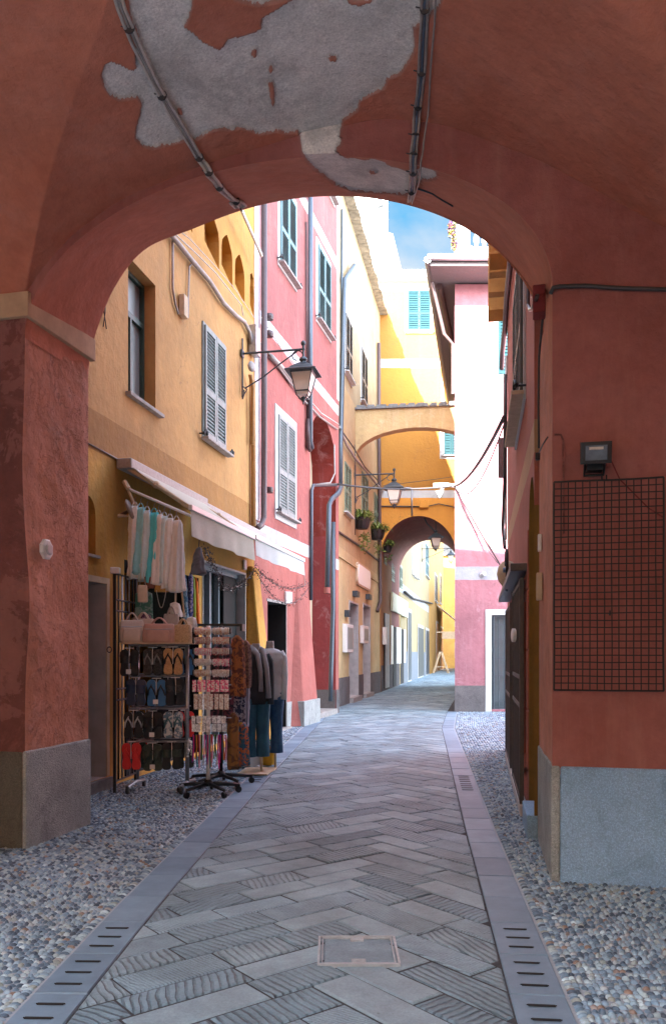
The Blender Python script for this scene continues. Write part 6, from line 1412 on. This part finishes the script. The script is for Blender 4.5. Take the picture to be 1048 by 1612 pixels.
for r_, y in enumerate((993, 1008, 1025, 1042, 1059)):
    for h_, (xa, xb) in enumerate(((307, 333), (335, 362))):
        ci = (r_*2+h_*3+1) % 5; t = thing('bracelet_roll', f'{nm[ci]} beaded bracelets on a white roll, {rowl[r_]} {"left" if h_ == 0 else "right"} on the front spinner', 'bracelet roll', (xs_((xa+xb)/2), YS, zs_(y)), 'bracelet rolls on the front spinner')
        mb = MB(); mb.tube([(xs_(xa), YS-.03, zs_(y)), (xs_(xb), YS-.03, zs_(y))], .030, 12); mb.build('roll', M_PLASTW, t, smooth=True)
        mb = MB(); x = xs_(xa)+.01
        while x < xs_(xb)-.01:
            if random.random() < .8:
                w2 = random.uniform(.004, .012); mb.tube([(x+w2/2+math.sin(a)*.002, YS-.03+.034*math.cos(a), zs_(y)+.034*math.sin(a)-(.014 if math.sin(a) < -.5 else 0)*random.random()) for a in np.linspace(0, 2*PI, 11)[:-1]], w2/2, 5, closed=True); x += w2
            x += .005
        mb.build('bracelets', bc[ci], t)
        mb = MB(); xx = xs_(xa)-.01 if h_ == 0 else xs_(xb)+.01; mb.tube([(xx-.008, YS-.03, zs_(y)), (xx+.008, YS-.03, zs_(y))], .036, 12); mb.build('end_cap', M_IRON, t)
def cards(label, y0, y1, x0, x1, n, mats, rows=1):
    t = thing('bracelet_cards', label, 'jewellery cards', (xs_((x0+x1)/2), YS, zs_(y1)), 'carded jewellery on the front spinner')
    for r_ in range(rows):
        for i in range(n):
            x = xs_(x0)+(xs_(x1)-xs_(x0))*(i+.5)/n; za_ = zs_(y0+(y1-y0)*r_/rows); zb_ = zs_(y0+(y1-y0)*(r_+.93)/rows); mb = MB(); mb.box((x, YS-.05-random.random()*.05, (za_+zb_)/2), ((xs_(x1)-xs_(x0))/n*.86, .003, za_-zb_), random.uniform(-.4, .4)); mb.build('card', mats[(i*3+r_) % len(mats)], t)
cards('close row of pinkish beaded bracelets on cards below the rolls', 1070, 1090, 305, 362, 8, [bc[0], bc[2], M_PLASTW])
cards('second row of pale pink bracelet cards', 1092, 1118, 306, 362, 7, [bc[2], bc[0], bc[2]])
cards('row of white jewellery cards with silver pieces', 1126, 1152, 303, 358, 7, [fabric('white_cards', (.85, .86, .88), (.5, .5, .54), 40)], 2)
t = thing('cord_bundle', 'row of colourful woven cords hanging at the bottom of the spinner', 'cords', (xs_(330), YS, zs_(1200))); cm = [(.10, .05, .25), (.50, .02, .20), (.02, .20, .25), (.55, .18, .02), (.45, .02, .04), (.6, .3, .45), (.10, .30, .06), (.04, .04, .05), (.5, .5, .5), (.65, .05, .35)]
for i in range(26):
    x = xs_(305+i*2.1); y = YS-.04+random.uniform(-.04, .04); za_, zb_ = zs_(1156), zs_(random.uniform(1190, 1212)); mb = MB(); mb.tube([(x, y, za_), (x+random.uniform(-.008, .008), y, (za_+zb_)/2), (x+random.uniform(-.012, .012), y, zb_)], .007, 6); i_ = i % 10
    mb.build('cord', bpy.data.materials.get(f'cord_{i_}') or simple(f'cord_{i_}', cm[i_], .8), t)
sp2, sc2 = spinner('rear dark spinner stand with shawls behind the bracelet stand', 348, 9.5, at(0, 982, 9.5).z, .36, 5, M_IRON)
z_ = at(0, 984, 9.5).z; mb = MB(); mb.box((at(345, 0, 9.5).x, 9.35, z_), (.56, .025, .02)); mb.box((at(345, 0, 9.5).x, 9.65, z_), (.56, .025, .02)); mb.box((at(382, 0, 9.5).x, 9.5, z_-.03), (.025, .33, .08)); mb.box((at(307, 0, 9.5).x, 9.5, z_-.03), (.025, .33, .08)); mb.build('top_frame', M_IRON, sp2)
gs = 'shawls hanging on the rear spinner'
def pg(name, label, x, y0, y1, w0, w1, m_, Y=9.2, seed=1, folds=5, dep=.10): return garment(name, label, 'shawl', at(x, y0, Y), (y1-y0)*Y/FPX, w0, w1, dep, m_, folds, .5, .2, gs, .7, None, seed)
pg('hanging_shawl', 'rust and gold patterned shawl hanging at the upper right of the spinners', 373, 1000, 1096, .14, .17, fabric('rust_paisley', (.36, .13, .04), (.12, .04, .03), 22), 9.15, 31, 6, .12)
pg('hanging_shawl', 'pale brown printed shawl just right of the rust one', 386, 1008, 1082, .10, .12, fabric('brown_print', (.26, .15, .11), (.12, .06, .06), 35), 9.35, 32)
pg('hanging_shawl', 'golden brown velvet shawl hanging low beside the cords', 368, 1122, 1210, .12, .13, fabric('gold_velvet', (.30, .14, .04), (.14, .06, .03), 9), 9.1, 33, 4)
pg('hanging_shawl', 'blue orange and teal striped shawl hanging low', 384, 1138, 1205, .09, .15, fabric('teal_stripe', (.03, .12, .20), (.50, .14, .05), 28), 9.3, 34)
pg('hanging_shawl', 'navy and white printed shawl behind the striped one', 378, 1086, 1136, .13, .13, fabric('navy_white', (.02, .03, .08), (.30, .30, .36), 30), 9.4, 35)
pg('hanging_shawl', 'cream and blue shawl hanging between spinner and mannequins', 389, 1066, 1145, .05, .06, fabric('pale_blue_cloth', (.30, .32, .40)), 9.7, 36)

# ---------------------------------------------------------------- mannequins
def ell(c, rx, ry, n=20, rz=0): return [Vector(c)+Matrix.Rotation(rz, 3, 'Z') @ Vector((math.cos(2*PI*i/n)*rx, math.sin(2*PI*i/n)*ry, 0)) for i in range(n)]
def mannequin(label, px, Y, top, mat_top, mat_leg, rz, scarf=None, long_=True):
    x = (px-524)*Y/FPX; c_ = Vector((x, Y, 0)); t = thing('mannequin', label, 'mannequin', c_, 'dressed mannequins at the kerb'); Z = lambda y: at(0, y, Y).z
    z0 = Z(top); sh = z0-.10; hip = sh-.55
    mb = MB(); mb.loft([ell(c_+Vector((0, 0, z)), r, r*.9) for z, r in ((sh-.05, .07), (sh+.02, .055), (z0-.02, .05), (z0, .048))]); mb.build('neck', simple('mannequin_grey', (.30, .29, .29), .5), t, smooth=True)
    prof = [(0.005, .05, .05), (-.02, .13, .075), (-.05, .175, .095), (-.12, .185, .11), (-.25, .165, .115), (-.38, .15, .105), (-.5, .165, .115), (-.62, .18, .12), (-.66, .178, .118)]
    rng_ = [ell(c_+Vector((math.sin(z*7)*.004, 0, sh+z)), a*(1+.02*math.sin(z*40)), b*(1+.03*math.sin(z*33+1)), 24, rz) for z, a, b in [(z_, float(np.interp(-z_, [-p[0] for p in prof], [p[1] for p in prof])), float(np.interp(-z_, [-p[0] for p in prof], [p[2] for p in prof]))) for z_ in np.linspace(.005, -.66, 34)]]; mb = MB(); rng_ = [[p+(p-c_-Vector((0, 0, p.z))).normalized()*(noise.noise(p*16)*.010+noise.noise(p*38)*.005) for p in r] for r in rng_]; mb.loft(rng_); mb.build('jacket', mat_top, t, smooth=True)
    rm = Matrix.Rotation(rz, 3, 'Z')
    for sx in (-1, 1):
        mb = MB(); mb.tube([c_+rm @ Vector((sx*.13, 0, 0))+Vector((0, 0, sh-.045)), c_+rm @ Vector((sx*.172, -.0, 0))+Vector((0, 0, sh-.12)), c_+rm @ Vector((sx*.188, -.01, 0))+Vector((0, 0, sh-.35)), c_+rm @ Vector((sx*.178, -.06, 0))+Vector((0, 0, sh-.52)), c_+rm @ Vector((sx*.165, -.075, 0))+Vector((0, 0, sh-.66))], [.05, .055, .046, .040, .042], 12); mb.build('sleeve', mat_top, t, smooth=True)
    for sx in (-1, 1):
        rings = []
        for z, r in ((hip-.02, .095), (hip-.15, .10), (hip-.35, .085), (hip-.55, .075), (.42, .078), (.22, .085)): rings.append([c_+rm @ Vector((sx*.085, 0, 0))+Vector((math.cos(2*PI*i/20)*r*(1+.04*math.sin(5*2*PI*i/20+z*6)), math.sin(2*PI*i/20)*r*(1+.05*math.sin(4*2*PI*i/20)), z)) for i in range(20)])
        mb = MB(); mb.loft(rings); mb.build('trouser_leg', mat_leg, t, smooth=True)
    mb = MB(); mb.tube([c_+rm @ Vector((.07, 0, 0))+Vector((0, 0, .3)), c_+rm @ Vector((.07, 0, 0))+Vector((0, 0, .02))], .016, 8); mb.build('support_rod', M_BEIGE, t)
    if scarf:
        mb = MB(); mb.tube([c_+rm @ Vector((.03, -.13, 0))+Vector((0, 0, sh-.50)), c_+rm @ Vector((.02, -.14, 0))+Vector((0, 0, sh-.25)), c_+rm @ Vector((-.01, -.12, 0))+Vector((0, 0, sh-.04)), c_+rm @ Vector((-.05, .02, 0))+Vector((0, 0, sh+.05)), c_+rm @ Vector((.03, .06, 0))+Vector((0, 0, sh+.05)), c_+rm @ Vector((.07, -.05, 0))+Vector((0, 0, sh+.02)), c_+rm @ Vector((.10, -.13, 0))+Vector((0, 0, sh-.2)), c_+rm @ Vector((.13, -.12, 0))+Vector((0, 0, sh-.58))], [.03, .03, .035, .04, .04, .035, .03, .035], 10); mb.build('scarf', scarf, t, smooth=True)
    return t
mannequin('headless mannequin in a black jacket, grey scarf and blue trousers', 403, 10.35, 1013, fabric('black_wool', (.025, .026, .03)), fabric('petrol_trousers', (.03, .12, .18), (.025, .10, .16), 10), .35, fabric('grey_scarf_wool', (.28, .27, .28)))
mannequin('headless mannequin in a pale grey sweater and blue jeans, behind the black-jacketed one', 425, 10.75, 1009, fabric('pale_grey_wool', (.50, .52, .54)), fabric('blue_denim', (.02, .07, .16), (.03, .09, .18), 20), .2)
t = thing('base_board', 'beige board lying on the pebbles under the mannequins', 'board', at(405, 1212, 10.4)); mb = MB(); x0, x1 = at(376, 0, 10.4).x, at(432, 0, 10.6).x; mb.add([(x0, 10.15, .03), (x1-.06, 10.15, .03), (x1+.02, 10.75, .03), (x0+.06, 10.75, .03), (x0, 10.15, .012), (x1-.06, 10.15, .012), (x1+.02, 10.75, .012), (x0+.06, 10.75, .012)], [(0, 1, 2, 3), (4, 5, 6, 7), (0, 1, 5, 4), (1, 2, 6, 5), (2, 3, 7, 6), (3, 0, 4, 7)]); mb.build('board', M_BEIGE, t)
t = thing('toy_bucket', 'yellow bucket with a green handle on the ground behind the mannequins', 'bucket', (at(420, 0, 11.1).x, 11.1, 0)); c_ = Vector((at(421, 0, 11.1).x, 11.1, .02)); mb = MB(); mb.lathe([(.09, 0), (.12, .22), (.125, .23), (.11, .23), (.085, .02)], c_, 16); mb.build('bucket', fabric('yellow_plastic', (.80, .38, .02)), t, smooth=True)
mb = MB(); mb.tube([c_+Vector((.12*math.cos(a), 0, .22+.11*math.sin(a))) for a in np.linspace(0, PI, 9)], .012, 6); mb.build('handle', simple('green_plastic', (.03, .35, .10), .5), t)
t = thing('toy_bucket', 'orange net bag of beach toys behind the spinner stand', 'bucket', (at(392, 0, 11).x, 11.0, 0)); c_ = Vector((at(391, 0, 11).x, 11, .3)); mb = MB(); mb.lathe([(.07, 0), (.12, .12), (.13, .3), (.05, .45), (.02, .5)], c_, 14); mb.build('net', fabric('orange_net', (.80, .22, .02), (.8, .5, .05), 30), t, smooth=True); mb = MB(); mb.lathe([(.16, 0), (.16, .3), (.14, .3)], c_-Vector((0, 0, .28)), 4, M=Matrix.Rotation(.3, 3, 'Z')); mb.build('crate', M_PLASTW, t)

t = thing('shell_trinkets', 'bunch of white and silver trinkets hanging between the sandals and the spinner', 'trinkets', at(297, 1165, 8.95))
for i in range(16):
    p_ = at(random.uniform(292, 303), random.uniform(1168, 1192), 8.95+random.uniform(-.05, .05)); mb = MB(); mb.sphere(p_, random.uniform(.010, .018), 8, 0, (1, 1, random.uniform(.6, 1.5))); mb.tube([p_, at(297, 1162, 8.95)], .0025, 4); mb.build('trinket', M_PLASTW2 if i % 3 else M_GALV, t)
for k, (x, y, lab) in enumerate(((215, 985, 'small rolled cloth bundle on the shelf behind the taupe bag'), (300, 985, 'folded white cloth bundle beside the scarves'), (276, 962, 'crumpled white bag hanging above the camel bag'))):
    garment('cloth_bundle', lab, 'cloth', at(x, y-14, 9.25+.05*k), .16, .08, .14, .10, dw[(0, 2, 0)[k]] if k else L3, 5, .5, .3, None, .5, None, 50+k)
garment('dark_tunic', 'dark printed tunic hanging low behind the two spinners', 'dress', at(352, 1012, 9.85), .95, .30, .36, .12, fabric('dark_print', (.03, .03, .04), (.20, .06, .08), 26), 6, .5, .1, None, .5, None, 61)
garment('dark_tunic', 'plain charcoal tunic hanging low in the dark doorway behind the sandals', 'dress', at(262, 1010, 9.9), 1.0, .34, .40, .12, fabric('charcoal_cloth', (.03, .035, .045)), 6, .5, .1, None, .5, None, 62)

# ---------------------------------------------------------------- string of lights
def garland(label, pts, dens=260):
    P = []
    for a_, b_, s_ in pts: P += sag(a_, b_, 10, s_)
    t = thing('light_garland', label, 'string lights', P[len(P)//2]); mb = MB(); mb.tube(P, .006, 5)
    for i in range(dens):
        k = random.randrange(len(P)-1); p = P[k].lerp(P[k+1], random.random())+Vector((random.gauss(0, .03), random.gauss(0, .03), random.gauss(0, .03))); d = Vector((random.gauss(0, 1), random.gauss(0, 1), random.gauss(0, 1))).normalized()*.03; mb.tube([p, p+d], .004, 4)
    mb.build('wire', M_CABLED, t)
    for i in range(1, len(P)-1, 3): mb = MB(); mb.sphere(P[i]+Vector((0, 0, -.03)), .012, 6); mb.build('bulb', M_PLASTW, t)
g1, g2, g3 = at(322, 862, 9.9), YW.px(402, 893, .45), YW.px(486, 917, .7)
garland('dark twiggy string of lights looping from the drawstring bag to the buttress', [(g1, at(352, 925, 11.2), .0), (at(352, 925, 11.2), g2, .12)], 420)
garland('second swag of the twiggy lights from the buttress to the pink doorway', [(g2, g3, .22)], 220)
garland('lower slack swag of twiggy lights beside the pink door', [(g2+Vector((0, 0, -.05)), g3+Vector((0, 0, -.1)), .42)], 160)
mb = MB(); mb.tube([YW.px(477, 881, dA), YW.px(480, 900, dA)+Vector((0, 0, -.25))], .006, 5); mb.build('pull_cord', M_CABLEL, awn2)
mb = MB(); u_, z_ = YW.hit(382.5, 889); YW.box(mb, u_-.05, u_+.08, z_-.09, z_+.09, .01, .05); mb.build('switch_box', M_PLASTW, yh, bevel=.02)
